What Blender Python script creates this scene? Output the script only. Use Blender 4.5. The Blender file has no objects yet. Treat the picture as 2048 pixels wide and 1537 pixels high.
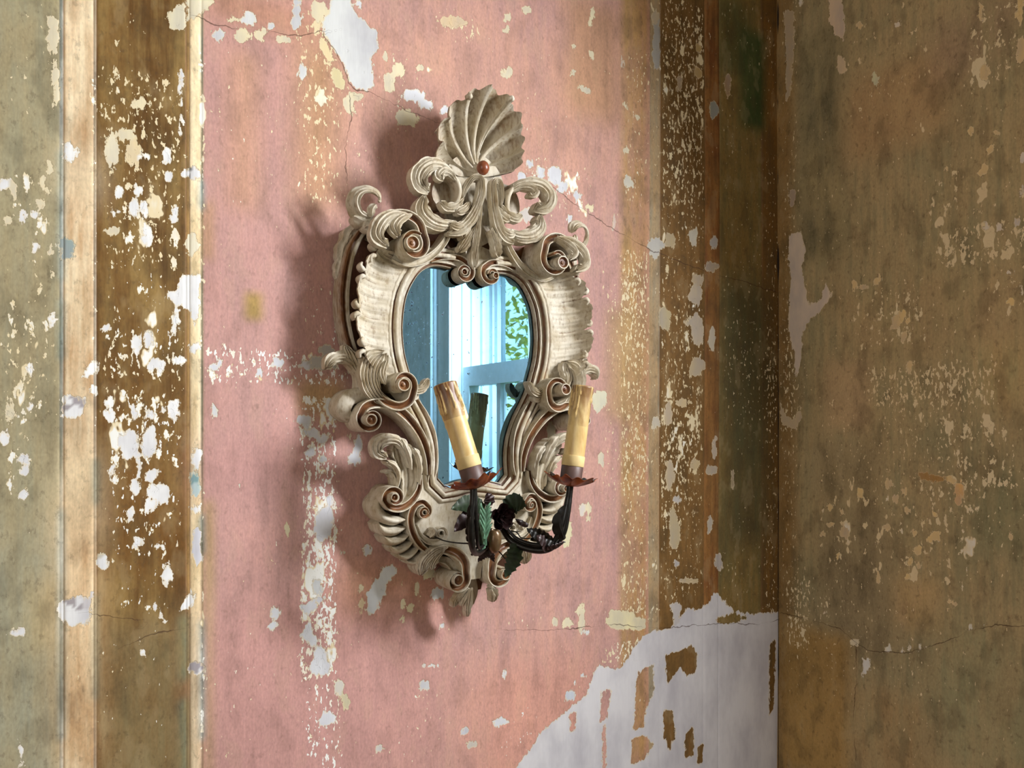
import bpy, bmesh, math, random
import numpy as np
from mathutils import Vector, Matrix
random.seed(7); RNG = np.random.default_rng(7)
scene = bpy.context.scene
COL = scene.collection

# ------------------------------------------------------------------ camera
FPX, PHI, HOR = 1520.0, math.radians(30.5), 850.0     # focal length (px), yaw to the right, horizon row
CAMX, CAMD, CAMZ = -0.452, 0.896, 1.55                 # camera: left of the mirror's axis, distance to the wall, height
fwd = np.array([math.sin(PHI), math.cos(PHI)]); rgt = np.array([math.cos(PHI), -math.sin(PHI)])
cam = bpy.data.cameras.new('camera'); camo = bpy.data.objects.new('camera', cam); COL.objects.link(camo)
cam.sensor_width = 36.0; cam.lens = FPX / 2048 * 36.0; cam.shift_y = (HOR - 768.5) / 2048; cam.clip_start = 0.02
camo.location = (CAMX, -CAMD, CAMZ); camo.rotation_euler = (math.pi / 2, 0, -PHI)
scene.camera = camo

def ray(u):
    return fwd + (u - 1024) / FPX * rgt
def P(u, v, d):
    """photo pixel + distance in front of the main wall (m) -> (x, z, d) in the room"""
    D = ray(u); s = (CAMD - d) / D[1]
    return np.array([CAMX + D[0] * s, CAMZ + (HOR - v) / FPX * s, d])
D_ = ray(1555); XR = CAMX + D_[0] * CAMD / D_[1]        # x of the right-hand wall
def PR(u, v):
    """photo pixel on the right-hand wall -> (y, z)"""
    D = ray(u); s = (XR - CAMX) / D[0]
    return np.array([-CAMD + D[1] * s, CAMZ + (HOR - v) / FPX * s])

# ------------------------------------------------------------------ world, lights, exposure
scene.view_settings.view_transform = 'Standard'; scene.view_settings.look = 'None'
scene.view_settings.gamma = 1.0; scene.view_settings.use_curve_mapping = False
scene.view_settings.exposure = 0.18
scene.cycles.use_light_tree = False; scene.cycles.use_adaptive_sampling = True; scene.cycles.adaptive_threshold = 0.05; scene.cycles.adaptive_min_samples = 14
scene.cycles.max_bounces = 5; scene.cycles.diffuse_bounces = 2; scene.cycles.glossy_bounces = 3; scene.cycles.transmission_bounces = 5; scene.cycles.transparent_max_bounces = 4
scene.cycles.caustics_reflective = False; scene.cycles.caustics_refractive = False
w = bpy.data.worlds.new('sky'); scene.world = w; w.use_nodes = True
bg = w.node_tree.nodes['Background']; bg.inputs[0].default_value = (0.74, 0.89, 1.0, 1); bg.inputs[1].default_value = 2.0

WIN_Y0, WIN_Y1, WIN_Z0, WIN_Z1 = -0.62, -1.29, CAMZ - 1.0, CAMZ + 1.30    # window opening in the right wall
def area(name, loc, target, sx, sy, watts, color):
    l = bpy.data.lights.new(name, 'AREA'); l.shape = 'RECTANGLE'; l.size = sx; l.size_y = sy; l.energy = watts; l.color = color
    o = bpy.data.objects.new(name, l); COL.objects.link(o); o.location = loc
    o.rotation_euler = (Vector(target) - Vector(loc)).to_track_quat('-Z', 'Y').to_euler()
    return o
area('window_daylight', (XR + 0.01, -0.80, CAMZ + 0.47), (XR + 0.01 - 0.95, -0.80 - 0.27, CAMZ + 0.47 - 0.46), 0.17, 0.42, 32.0, (0.97, 0.985, 1.0))
area('added_fill_light', (-2.9, -2.0, 1.7), (0.3, -0.1, 1.5), 1.3, 1.9, 38.0, (1.0, 0.95, 0.87))  # unseen fill lamp, added to brighten the right-hand wall; no window stands here

# ------------------------------------------------------------------ helpers: colours, nodes, meshes
def lin(c):
    c = c / 255.0
    return c / 12.92 if c <= 0.04045 else ((c + 0.055) / 1.055) ** 2.4
def rgb(r, g, b, a=1.0):
    return (lin(r), lin(g), lin(b), a)
class N:
    def __init__(s, name):
        s.m = bpy.data.materials.new(name); s.m.use_nodes = True; s.t = s.m.node_tree; s.b = s.t.nodes['Principled BSDF']
    def node(s, typ, **kw):
        n = s.t.nodes.new(typ)
        for k, v in kw.items(): setattr(n, k, v)
        return n
    def link(s, a, b): s.t.links.new(a, b)
    def put(s, sock, v):
        if hasattr(v, 'is_output'): s.link(v, sock)
        else: sock.default_value = v
    def math(s, op, a, b=0.0, c=0.0, clamp=False):
        n = s.node('ShaderNodeMath', operation=op); n.use_clamp = clamp
        s.put(n.inputs[0], a); s.put(n.inputs[1], b); s.put(n.inputs[2], c); return n.outputs[0]
    def mix(s, f, a, b, blend='MIX'):
        n = s.node('ShaderNodeMix', data_type='RGBA'); n.blend_type = blend
        s.put(n.inputs[0], f); s.put(n.inputs[6], a); s.put(n.inputs[7], b); return n.outputs[2]
    def attr(s, name): return s.node('ShaderNodeAttribute', attribute_name=name)
    def noise(s, vec, scale, detail=2.0, rough=0.5, dist=0.0, two=False):
        n = s.node('ShaderNodeTexNoise', noise_dimensions='2D' if two else '3D'); s.put(n.inputs['Vector'], vec); n.inputs['Scale'].default_value = scale
        n.inputs['Detail'].default_value = detail; n.inputs['Roughness'].default_value = rough; n.inputs['Distortion'].default_value = dist
        return n.outputs[0]
    def scaled(s, vec, sc, off=(0, 0, 0)):
        n = s.node('ShaderNodeMapping'); s.put(n.inputs[0], vec); n.inputs['Scale'].default_value = sc; n.inputs['Location'].default_value = off
        return n.outputs[0]
    def bump(s, h, dist, strength=1.0):
        n = s.node('ShaderNodeBump'); n.inputs['Distance'].default_value = dist; n.inputs['Strength'].default_value = strength
        s.put(n.inputs['Height'], h); s.link(n.outputs[0], s.b.inputs['Normal'])
    def ramp(s, f, lo, hi):
        n = s.node('ShaderNodeMapRange'); n.clamp = True; s.put(n.inputs[0], f); n.inputs[1].default_value = lo; n.inputs[2].default_value = hi
        return n.outputs[0]

def simple(name, col, rough=0.6, metal=0.0, var=0.15, scale=60, spec=0.5):
    m = N(name); tc = m.node('ShaderNodeTexCoord').outputs['Object']
    n = m.noise(tc, scale, 4)
    dark = tuple(c * (1 - var) for c in col[:3]) + (1,); lite = tuple(min(1, c * (1 + var)) for c in col[:3]) + (1,)
    m.link(m.mix(m.ramp(n, 0.3, 0.7), dark, lite), m.b.inputs['Base Color'])
    m.b.inputs['Roughness'].default_value = rough; m.b.inputs['Metallic'].default_value = metal
    m.b.inputs['Specular IOR Level'].default_value = spec
    m.bump(n, 0.0006, 0.4)
    return m.m

def obj(name, verts, faces, mat, parent=None, tone=None, smooth=True, angle=48, kind=None, recalc=True):
    me = bpy.data.meshes.new(name)
    me.from_pydata([tuple(map(float, p)) for p in verts], [], faces)
    if tone is not None:
        a = me.attributes.new('tone', 'FLOAT', 'POINT'); a.data.foreach_set('value', np.asarray(tone, dtype=np.float32))
    if recalc:
        bm = bmesh.new(); bm.from_mesh(me); bmesh.ops.recalc_face_normals(bm, faces=bm.faces); bm.to_mesh(me); bm.free()
    if smooth:
        me.polygons.foreach_set('use_smooth', [True] * len(me.polygons)); me.set_sharp_from_angle(angle=math.radians(angle))
    me.materials.append(mat); me.update()
    o = bpy.data.objects.new(name, me); COL.objects.link(o)
    if parent is not None: o.parent = parent
    if kind: o['kind'] = kind
    return o
def box_data(x0, x1, y0, y1, z0, z1):
    v = [(x, y, z) for x in (x0, x1) for y in (y0, y1) for z in (z0, z1)]
    f = [(0, 1, 3, 2), (4, 6, 7, 5), (0, 4, 5, 1), (2, 3, 7, 6), (0, 2, 6, 4), (1, 5, 7, 3)]
    return v, f
def boxes(name, lst, mat, parent=None, kind=None):
    V, Fc = [], []
    for b in lst:
        v, f = box_data(*b); o = len(V); V += v; Fc += [tuple(i + o for i in q) for q in f]
    return obj(name, V, Fc, mat, parent, smooth=False, kind=kind)
def tag(o, label, cat, group=None):
    o['label'] = label; o['category'] = cat
    if group: o['group'] = group
    return o

# ------------------------------------------------------------------ the painted walls
def sst(x, a, b):
    t = np.clip((x - a) / (b - a + 1e-9), 0, 1); return t * t * (3 - 2 * t)
def sdpoly(px, pz, poly):
    """signed distance (positive inside) of points to a polygon"""
    poly = np.asarray(poly); n = len(poly); d2 = np.full(px.shape, 1e9); ins = np.zeros(px.shape, bool)
    for i in range(n):
        a = poly[i]; b = poly[(i + 1) % n]; e = b - a
        wx = px - a[0]; wz = pz - a[1]; t = np.clip((wx * e[0] + wz * e[1]) / (e @ e + 1e-12), 0, 1)
        d2 = np.minimum(d2, (wx - e[0] * t) ** 2 + (wz - e[1] * t) ** 2)
        c = ((a[1] > pz) != (b[1] > pz)) & (px < e[0] * (pz - a[1]) / (e[1] if abs(e[1]) > 1e-9 else 1e-9) + a[0])
        ins ^= c
    return np.where(ins, 1, -1) * np.sqrt(d2)
def sdline(px, pz, pts):
    """signed distance to an open polyline; the sign tells the side"""
    pts = np.asarray(pts); best = np.full(px.shape, 1e9); sg = np.ones(px.shape)
    for a, b in zip(pts[:-1], pts[1:]):
        e = b - a; wx = px - a[0]; wz = pz - a[1]; t = np.clip((wx * e[0] + wz * e[1]) / (e @ e + 1e-12), 0, 1)
        d = np.hypot(wx - e[0] * t, wz - e[1] * t); m = d < best
        best = np.where(m, d, best); sg = np.where(m, np.sign(e[0] * wz - e[1] * wx + 1e-12), sg)
    return best * sg

class Wall:
    """a grid wall with paint-layer maps on its vertices; coordinates (a, z): a = x on the main wall, y on the right one"""
    def __init__(s, A, Z, proj):
        s.A, s.Z, s.proj = A, Z, proj
        s.a, s.z = np.meshgrid(A, Z, indexing='ij'); sh = s.a.shape
        s.base = np.zeros(sh + (3,)); s.alt = np.zeros(sh + (3,)); s.pcol = np.zeros(sh + (3,)) + 0.6
        s.dm = np.zeros(sh); s.ds = np.zeros(sh); s.wh = np.zeros(sh); s.patch = np.full(sh, -0.02); s.ck = np.full(sh, 0.05); s.mott = np.full(sh, 0.5)
        s.out = np.zeros(sh)      # relief towards the room
    def zone(s, a0, a1, base, alt, soft=0.0006, mott=0.5):
        m = sst(s.a, a0 - soft, a0 + soft) * (1 - sst(s.a, a1 - soft, a1 + soft)); m3 = m[..., None]
        s.base = s.base * (1 - m3) + np.array(rgb(*base)[:3]) * m3; s.alt = s.alt * (1 - m3) + np.array(rgb(*alt)[:3]) * m3
        s.mott = s.mott * (1 - m) + mott * m
    def boxm(s, u0, v0, u1, v1, soft=0.012):
        p = s.proj(u0, v0); q = s.proj(u1, v1); c0 = s.proj((u0 + u1) / 2, v0); c1 = s.proj((u0 + u1) / 2, v1)
        a0, a1 = sorted((p[0], q[0])); z0, z1 = sorted((c0[1], c1[1]))
        return sst(s.a, a0 - soft, a0 + soft) * (1 - sst(s.a, a1 - soft, a1 + soft)) * sst(s.z, z0 - soft, z0 + soft) * (1 - sst(s.z, z1 - soft, z1 + soft))
    def dens(s, u0, v0, u1, v1, dm=0.0, ds=0.0, wh=None, soft=0.012):
        m = s.boxm(u0, v0, u1, v1, soft); s.dm = np.maximum(s.dm, dm * m); s.ds = np.maximum(s.ds, ds * m)
        if wh is not None: s.wh = s.wh * (1 - m) + wh * m
    def tint(s, u0, v0, u1, v1, base, alt=None, k=1.0, soft=0.02):
        m = (s.boxm(u0, v0, u1, v1, soft) * k)[..., None]
        s.base = s.base * (1 - m) + np.array(rgb(*base)[:3]) * m
        s.alt = s.alt * (1 - m) + np.array(rgb(*(alt or base))[:3]) * m
    def poly(s, pts, col, hole=False, keep=0.005):
        q = np.array([s.proj(u, v) for u, v in pts])
        i0, i1 = np.searchsorted(s.A, [q[:, 0].min() - 0.03, q[:, 0].max() + 0.03]); k0, k1 = np.searchsorted(s.Z, [q[:, 1].min() - 0.03, q[:, 1].max() + 0.03])
        S = (slice(i0, i1), slice(k0, k1)); sd = sdpoly(s.a[S], s.z[S], q)
        if hole: s.patch[S] = np.minimum(s.patch[S], -sd); return
        c = np.array(rgb(*col)[:3]); mm = (sd > -keep) & (sd >= s.patch[S] - keep * 1.2)
        s.pcol[S] = np.where(mm[..., None], c, s.pcol[S]); s.patch[S] = np.maximum(s.patch[S], sd)
    def ell(s, u, v, ru, rv, col=(226, 222, 205), rot=0.0, n=11, rough=0.22):
        pts = []
        for k in range(n):
            t = 2 * math.pi * k / n; r = 1 + RNG.uniform(-rough, rough)
            x, y = ru * r * math.cos(t), rv * r * math.sin(t); c, q = math.cos(rot), math.sin(rot)
            pts.append((u + x * c - y * q, v + x * q + y * c))
        s.poly(pts, col, keep=0.003)
    def crack(s, pts):
        q = np.array([s.proj(u, v) for u, v in pts]); d = sdline(s.a, s.z, q); s.ck = np.where(np.abs(d) < np.abs(s.ck), d, s.ck)
    def build(s, name, mat, to3, drop=None):
        na, nz = s.a.shape; vs = np.array(to3(s.a, s.z, s.out)).reshape(3, -1).T
        idx = np.arange(na * nz).reshape(na, nz); q = np.stack([idx[:-1, :-1], idx[1:, :-1], idx[1:, 1:], idx[:-1, 1:]], -1)
        if drop is not None:
            ca = (s.A[:-1] + s.A[1:]) / 2; cz = (s.Z[:-1] + s.Z[1:]) / 2; keep = ~drop(ca[:, None], cz[None, :]); q = q[keep]
        q = q.reshape(-1, 4)
        me = bpy.data.meshes.new(name); me.vertices.add(len(vs)); me.vertices.foreach_set('co', vs.astype(np.float32).ravel())
        me.loops.add(q.size); me.loops.foreach_set('vertex_index', q.astype(np.int32).ravel())
        me.polygons.add(len(q)); me.polygons.foreach_set('loop_start', np.arange(0, q.size, 4, dtype=np.int32))
        me.update(calc_edges=True); me.validate()
        for nm, ar in (('base', s.base), ('alt', s.alt), ('pcol', s.pcol)):
            at = me.attributes.new(nm, 'FLOAT_COLOR', 'POINT'); c4 = np.ones((na * nz, 4), np.float32); c4[:, :3] = ar.reshape(-1, 3); at.data.foreach_set('color', c4.ravel())
        for nm in ('dm', 'ds', 'wh', 'patch', 'ck', 'mott'):
            at = me.attributes.new(nm, 'FLOAT', 'POINT'); at.data.foreach_set('value', getattr(s, nm).astype(np.float32).ravel())
        me.polygons.foreach_set('use_smooth', [True] * len(q))
        me.materials.append(mat)
        o = bpy.data.objects.new(name, me); COL.objects.link(o); o['kind'] = 'structure'
        return o

def wall_material():
    m = N('layered_peeling_paint'); _n = m.noise; m.noise = lambda v, sc, d=2.0, r=0.5, di=0.0: _n(v, sc, d, r, 0.0, True)
    g = m.node('ShaderNodeNewGeometry').outputs['Position']
    sp = m.node('ShaderNodeSeparateXYZ'); m.link(g, sp.inputs[0])
    a = m.math('SUBTRACT', sp.outputs[0], sp.outputs[1])
    cb = m.node('ShaderNodeCombineXYZ'); m.link(a, cb.inputs[0]); m.link(sp.outputs[2], cb.inputs[1])
    vec = cb.outputs[0]
    A = lambda n: m.attr(n)
    streak = m.noise(m.scaled(vec, (110, 9, 1)), 1.0, 3, 0.65)
    fine = m.noise(m.scaled(vec, (420, 190, 1)), 1.0, 1, 0.6)
    mott = m.noise(m.scaled(vec, (20, 9, 1), (3, 7, 0)), 1.0, 4, 0.62, 0.4)
    cloud = m.noise(m.scaled(vec, (6, 4.5, 1), (9, 1, 0)), 1.0, 3, 0.55)
    nm = m.noise(m.scaled(vec, (88, 47, 1), (1.3, 4.1, 0)), 1.0, 4, 0.6, 0.15)
    nbig = m.noise(m.scaled(vec, (34, 17, 1), (5.3, 2.1, 0)), 1.0, 3, 0.55, 0.2)
    ns = m.noise(m.scaled(vec, (230, 100, 1), (2.2, 8.4, 0)), 1.0, 2, 0.6)
    # paint under the chips
    f = m.ramp(m.math('ADD', m.math('MULTIPLY', mott, 0.45), m.math('ADD', m.math('MULTIPLY', cloud, 0.2), m.math('MULTIPLY', streak, 0.35))), 0.40, 0.60)
    f2 = m.math('MULTIPLY', f, A('mott').outputs['Fac'], clamp=True)
    base = m.mix(f2, A('base').outputs['Color'], A('alt').outputs['Color'])
    br = m.math('ADD', m.math('ADD', 0.68, m.math('MULTIPLY', m.math('MULTIPLY', m.math('SUBTRACT', m.ramp(mott, 0.30, 0.68), 0.5), A('mott').outputs['Fac']), 0.42)), m.math('ADD', m.math('MULTIPLY', streak, 0.34), m.math('MULTIPLY', fine, 0.34)))
    sc = m.node('ShaderNodeMix', data_type='RGBA'); sc.blend_type = 'MULTIPLY'; sc.inputs[0].default_value = 1.0
    cbr = m.node('ShaderNodeCombineColor'); [m.link(br, cbr.inputs[i]) for i in range(3)]
    m.link(base, sc.inputs[6]); m.link(cbr.outputs[0], sc.inputs[7]); base = sc.outputs[2]
    pnn = m.noise(m.scaled(vec, (130, 78, 1)), 1.0, 4, 0.7)
    mo = A('mott').outputs['Fac']
    base = m.mix(m.math('MULTIPLY', m.math('MULTIPLY', m.ramp(nbig, 0.47, 0.33), mo), 0.55), base, m.mix(0.55, base, rgb(66, 58, 40)))
    base = m.mix(m.math('MULTIPLY', m.math('MULTIPLY', m.ramp(nbig, 0.56, 0.64), mo), 0.30), base, m.mix(0.5, base, rgb(196, 176, 136)))
    dk = m.math('MULTIPLY', m.math('MULTIPLY', m.ramp(pnn, 0.42, 0.30), m.math('ADD', mo, 0.1)), 0.32)
    base = m.mix(dk, base, rgb(78, 62, 44))
    # chips: three sizes, clustered by the density maps
    clus = m.math('MULTIPLY', m.math('SUBTRACT', cloud, 0.5), 0.25)
    def chips(noise, dens, lo, span, k):
        d = m.math('MULTIPLY', A(dens).outputs['Fac'], span)
        thr = m.math('SUBTRACT', lo, d)
        raw = m.math('SUBTRACT', m.math('ADD', noise, clus), thr)
        return raw, m.math('MULTIPLY', raw, k, clamp=True)
    rs, msk_s = chips(ns, 'ds', 0.86, 0.30, 45)
    rm, msk_m = chips(nm, 'dm', 0.85, 0.33, 70)
    rb, msk_b = chips(nbig, 'dm', 0.90, 0.36, 60)
    cream = m.mix(cloud, rgb(226, 204, 158), rgb(240, 228, 196)); white = rgb(244, 244, 240)
    whf = m.math('ADD', A('wh').outputs['Fac'], m.math('MULTIPLY', m.math('SUBTRACT', mott, 0.5), 1.4))
    inner = m.ramp(m.math('MAXIMUM', rm, rb), 0.02, 0.045)
    wsel = m.math('MULTIPLY', m.ramp(whf, 0.35, 0.6), inner, clamp=True)
    chipc = m.mix(wsel, cream, white)
    col = m.mix(msk_s, base, m.mix(m.ramp(whf, 0.5, 0.9), cream, white))
    anym = m.math('MAXIMUM', msk_m, msk_b)
    col = m.mix(anym, col, chipc)
    # plaster patches and repairs: mapped outlines roughened by noise
    pn = m.math('ADD', m.math('MULTIPLY', m.math('SUBTRACT', pnn, 0.5), 0.012), m.math('MULTIPLY', m.math('SUBTRACT', ns, 0.5), 0.006))
    praw = m.math('ADD', A('patch').outputs['Fac'], pn)
    pm = m.math('MULTIPLY', praw, 2200.0, clamp=True)
    rim = m.math('SUBTRACT', 1.0, m.ramp(praw, 0.0006, 0.0022))
    pc = m.mix(m.ramp(mott, 0.35, 0.75), A('pcol').outputs['Color'], m.mix(0.5, A('pcol').outputs['Color'], rgb(158, 154, 166)))
    pc = m.mix(m.math('MULTIPLY', rim, 0.6), pc, rgb(232, 214, 176))
    col = m.mix(pm, col, pc)
    # hairline cracks
    ckd = m.math('ABSOLUTE', m.math('ADD', A('ck').outputs['Fac'], m.math('MULTIPLY', m.math('SUBTRACT', m.noise(vec, 60.0, 2, 0.7), 0.5), 0.007)))
    cw = m.math('MULTIPLY', m.ramp(m.noise(vec, 17.0, 0), 0.30, 0.62), 0.0009)
    ckm = m.math('SUBTRACT', 1.0, m.math('DIVIDE', ckd, m.math('ADD', cw, 0.0001)), clamp=True)
    col = m.mix(m.math('MULTIPLY', ckm, 0.9), col, rgb(70, 45, 32))
    m.link(col, m.b.inputs['Base Color'])
    m.b.inputs['Roughness'].default_value = 0.72; m.b.inputs['Specular IOR Level'].default_value = 0.25
    h = m.math('SUBTRACT', m.math('MULTIPLY', streak, 0.3), m.math('ADD', m.math('MULTIPLY', msk_m, 0.35), m.math('MULTIPLY', pm, 0.9)))
    m.bump(h, 0.0014, 0.7)
    return m.m
WALLMAT = wall_material()
def X(u): return P(u, HOR, 0.0)[0]
CEIL = 3.1; ROOM_X0 = -3.0; ROOM_Y = -4.0
PAL = dict(olive=(178, 164, 128), olive2=(152, 146, 120), tan=(214, 174, 130), tan2=(248, 234, 202), brown=(108, 76, 36), brown2=(140, 114, 68),
           strip=(238, 212, 166), strip2=(214, 178, 126), pink=(204, 154, 146), pink2=(196, 146, 120), ochre=(178, 138, 92), mauve=(186, 144, 136),
           dk=(142, 106, 60), dk2=(102, 76, 40), orange=(168, 120, 66), green=(147, 120, 68), green2=(112, 99, 61), rw=(174, 152, 110), rw2=(130, 120, 88))
CREAM = (232, 220, 186); WHITE = (222, 224, 224); LILAC = (224, 226, 232); GREY = (168, 160, 162)
def cols(lo, hi, step, edges, far_lo, far_hi):
    c = list(np.arange(lo, hi, step)) + [hi]
    for e in edges: c += [e - 0.0016, e - 0.0006, e, e + 0.0006, e + 0.0016]
    c = [q for q in c if lo <= q <= hi]
    c += list(np.linspace(far_lo, lo, 24)[:-1]) + list(np.linspace(hi, far_hi, 10)[1:] if far_hi > hi else [])
    c = np.unique(np.round(c, 5)); return c[np.concatenate([[True], np.diff(c) > 0.0003])]
bounds = [118, 128, 186, 193, 371, 379, 405, 1300, 1320, 1408, 1438]
A1 = cols(X(-60), XR + 0.02, 0.003, [X(u) for u in bounds], ROOM_X0, XR + 0.02)
Z1 = cols(0.75, 2.35, 0.003, [], 0.0, CEIL)
W1 = Wall(A1, Z1, lambda u, v: P(u, v, 0.0)[:2])
W1.zone(-9, 9, PAL['pink'], PAL['pink'])
W1.zone(-9, X(120), PAL['olive'], PAL['olive2'], mott=0.9)
W1.zone(X(119), X(127), (120, 128, 118), (196, 198, 190), mott=1.0)
W1.zone(X(127), X(187), PAL['tan'], PAL['tan2'], mott=0.75)
W1.zone(X(187), X(193), (214, 206, 190), (140, 120, 90), mott=0.9)
W1.zone(X(193), X(372), PAL['brown'], PAL['brown2'], mott=0.9)
W1.zone(X(372), X(380), (190, 150, 92), (120, 96, 60), mott=1.0)
W1.zone(X(380), X(402), PAL['strip'], (248, 232, 196), mott=0.9)
W1.zone(X(402), X(408), (186, 172, 140), (110, 118, 104), mott=1.0)
W1.zone(X(408), X(700), PAL['pink'], (194, 140, 130), soft=0.002, mott=0.5)
W1.zone(X(700), X(1240), PAL['pink'], (200, 146, 124), soft=0.05, mott=0.5)
W1.zone(X(1240), X(1298), (196, 150, 122), PAL['ochre'], soft=0.010, mott=1.0)
W1.zone(X(1298), X(1320), (196, 164, 122), (150, 138, 116), soft=0.001, mott=1.0)
W1.zone(X(1320), X(1409), PAL['dk'], PAL['dk2'], mott=1.0)
W1.zone(X(1409), X(1438), PAL['orange'], (112, 70, 36), mott=1.0)
W1.zone(X(1438), X(1522), PAL['green'], PAL['green2'], mott=1.0)
W1.zone(X(1522), 9, (138, 100, 48), (98, 76, 44), soft=0.003, mott=1.0)
# regional tints of the paint
W1.tint(193, 1250, 372, 1600, (140, 114, 74), (122, 108, 76), 0.95, 0.03)
W1.tint(193, 0, 240, 700, (146, 104, 52), (120, 92, 48), 0.5, 0.03)
W1.tint(193, 760, 372, 1150, (128, 88, 40), (112, 84, 46), 0.7, 0.04)
W1.tint(0, 1050, 118, 1600, (170, 164, 138), (150, 152, 136), 0.8, 0.05)
W1.tint(60, 1150, 118, 1300, (196, 172, 120), (180, 160, 120), 0.7, 0.02)
W1.tint(0, 480, 118, 1000, (164, 150, 118), (138, 134, 112), 0.5, 0.05)
W1.tint(408, 0, 660, 60, (192, 132, 92), (196, 140, 110), 0.7, 0.03)
W1.tint(640, 60, 1240, 330, (208, 154, 132), (200, 146, 118), 0.45, 0.06)
W1.tint(590, 90, 680, 420, (196, 146, 100), (200, 150, 116), 0.75, 0.03)
W1.tint(455, 100, 520, 420, (200, 150, 108), (204, 150, 124), 0.55, 0.02)
W1.tint(408, 1000, 428, 1600, (190, 154, 108), (200, 160, 130), 0.9, 0.008)
W1.tint(408, 400, 425, 520, (184, 140, 84), (196, 150, 120), 0.8, 0.01)
W1.tint(490, 585, 525, 640, (188, 152, 84), (196, 150, 100), 0.9, 0.008)
W1.tint(600, 760, 690, 830, (204, 164, 110), (206, 160, 120), 0.8, 0.015)
W1.tint(1215, 620, 1300, 840, (186, 148, 100), (176, 142, 98), 0.7, 0.02)
W1.tint(1130, 0, 1240, 240, (190, 140, 94), (198, 146, 112), 0.6, 0.03)
W1.tint(408, 880, 600, 1000, (196, 144, 138), (190, 140, 136), 0.7, 0.04)
W1.tint(420, 1180, 900, 1600, (206, 150, 142), (194, 142, 136), 0.7, 0.05)
W1.tint(950, 1320, 1180, 1600, (220, 156, 138), (210, 148, 128), 0.8, 0.05)
W1.tint(670, 1120, 900, 1220, (206, 146, 116), (200, 140, 118), 0.7, 0.03)
W1.tint(1480, 60, 1530, 260, (48, 78, 40), (72, 80, 44), 0.9, 0.016)
W1.tint(1440, 0, 1500, 150, (72, 78, 44), (60, 76, 44), 0.6, 0.02)
W1.tint(1440, 560, 1540, 1100, (94, 84, 54), (74, 74, 50), 0.8, 0.04)
W1.tint(126, 1000, 187, 1540, (218, 168, 116), (232, 196, 150), 0.7, 0.03)
W1.tint(126, 300, 187, 400, (242, 228, 198), (232, 206, 164), 0.8, 0.03)
W1.tint(126, 900, 187, 1090, (244, 228, 192), (232, 204, 160), 0.7, 0.03)
for v0, v1 in ((300, 560), (600, 720), (1020, 1480)): W1.tint(118, v0, 128, v1, (96, 128, 124), (190, 200, 196), 0.8, 0.006)
for v0, v1 in ((1190, 1400), (920, 1010)): W1.tint(187, v0, 194, v1, (110, 134, 122), (150, 150, 128), 0.9, 0.006)
for v0, v1 in ((1230, 1360), (1400, 1560)): W1.tint(358, v0, 378, v1, (110, 128, 110), (130, 118, 80), 0.9, 0.008)
for v0, v1 in ((360, 420), (1030, 1110), (1240, 1480)): W1.tint(398, v0, 408, v1, (96, 124, 124), (180, 196, 194), 0.9, 0.006)
pk = (sst(W1.a, X(406), X(410)) * (1 - sst(W1.a, X(1230), X(1300))))[..., None]
for ar in (W1.base, W1.alt): ar *= 1 + pk * (np.array([0.94, 1.02, 1.05]) - 1)
# chip densities
D = W1.dens
D(0, 340, 118, 480, 0.70, 0.3, 0.55); D(0, 480, 118, 660, 0.54, 0.4, 0.5); D(0, 620, 118, 850, 0.78, 0.68, 0.55); D(0, 800, 75, 1010, 0.80, 0.5, 0.6)
D(75, 850, 118, 1010, 0.45, 0.2, 0.6); D(0, 1010, 118, 1140, 0.32, 0.1, 0.7); D(0, 0, 118, 340, 0.34, 0.15, 0.1); D(0, 1220, 60, 1280, 0.5, 0.1, 0.9)
D(-400, 340, 0, 1010, 0.5, 0.3, 0.5); D(193, 0, 372, 130, 0.45, 0.30, 0.2); D(193, 130, 372, 420, 0.60, 0.72, 0.35); D(205, 380, 372, 560, 0.70, 0.6, 0.5); D(205, 540, 372, 680, 0.56, 0.5, 0.75)
D(200, 650, 372, 765, 0.74, 0.85, 0.8); D(205, 770, 372, 1000, 0.76, 0.62, 0.85); D(210, 960, 372, 1130, 0.68, 0.72, 0.85); D(240, 1100, 372, 1230, 0.55, 0.6, 0.85)
D(193, 1230, 372, 1600, 0.10, 0.25, 0.8)
D(126, 0, 190, 1540, 0.12, 0.22, 0.2); D(183, 120, 195, 900, 0.5, 0.85, 0.9, 0.004); D(398, 80, 412, 700, 0.55, 0.80, 0.7, 0.004); D(398, 950, 412, 1500, 0.5, 0.80, 0.9, 0.004)
D(408, 0, 1300, 1600, 0.20, 0.26, 0.55, 0.02)
D(410, 692, 700, 775, 0.72, 0.92, 0.9, 0.008); D(570, 700, 690, 765, 0.80, 0.95, 0.95, 0.008)
D(606, 560, 690, 720, 0.36, 0.72, 0.7, 0.004); D(680, 440, 720, 700, 0.52, 0.75, 0.3)
D(575, 0, 660, 90, 0.6, 0.85, 0.1); D(590, 90, 690, 260, 0.54, 0.78, 0.25); D(600, 240, 680, 420, 0.25, 0.6, 0.2)
D(598, 790, 676, 900, 0.84, 0.98, 0.95, 0.004); D(602, 880, 676, 1130, 0.78, 1.0, 0.85, 0.003); D(600, 1120, 676, 1360, 0.84, 1.0, 0.85, 0.004); D(606, 1360, 690, 1600, 0.52, 0.85, 0.95, 0.01)
D(520, 800, 600, 920, 0.34, 0.4, 0.9); D(690, 1130, 960, 1260, 0.36, 0.4, 0.5); D(870, 20, 960, 90, 0.5, 0.5, 0.1); D(770, 110, 880, 240, 0.5, 0.4, 0.5)
D(1040, 320, 1190, 430, 0.62, 0.5, 0.7, 0.02); D(1180, 440, 1245, 620, 0.25, 0.3, 0.2)
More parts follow.
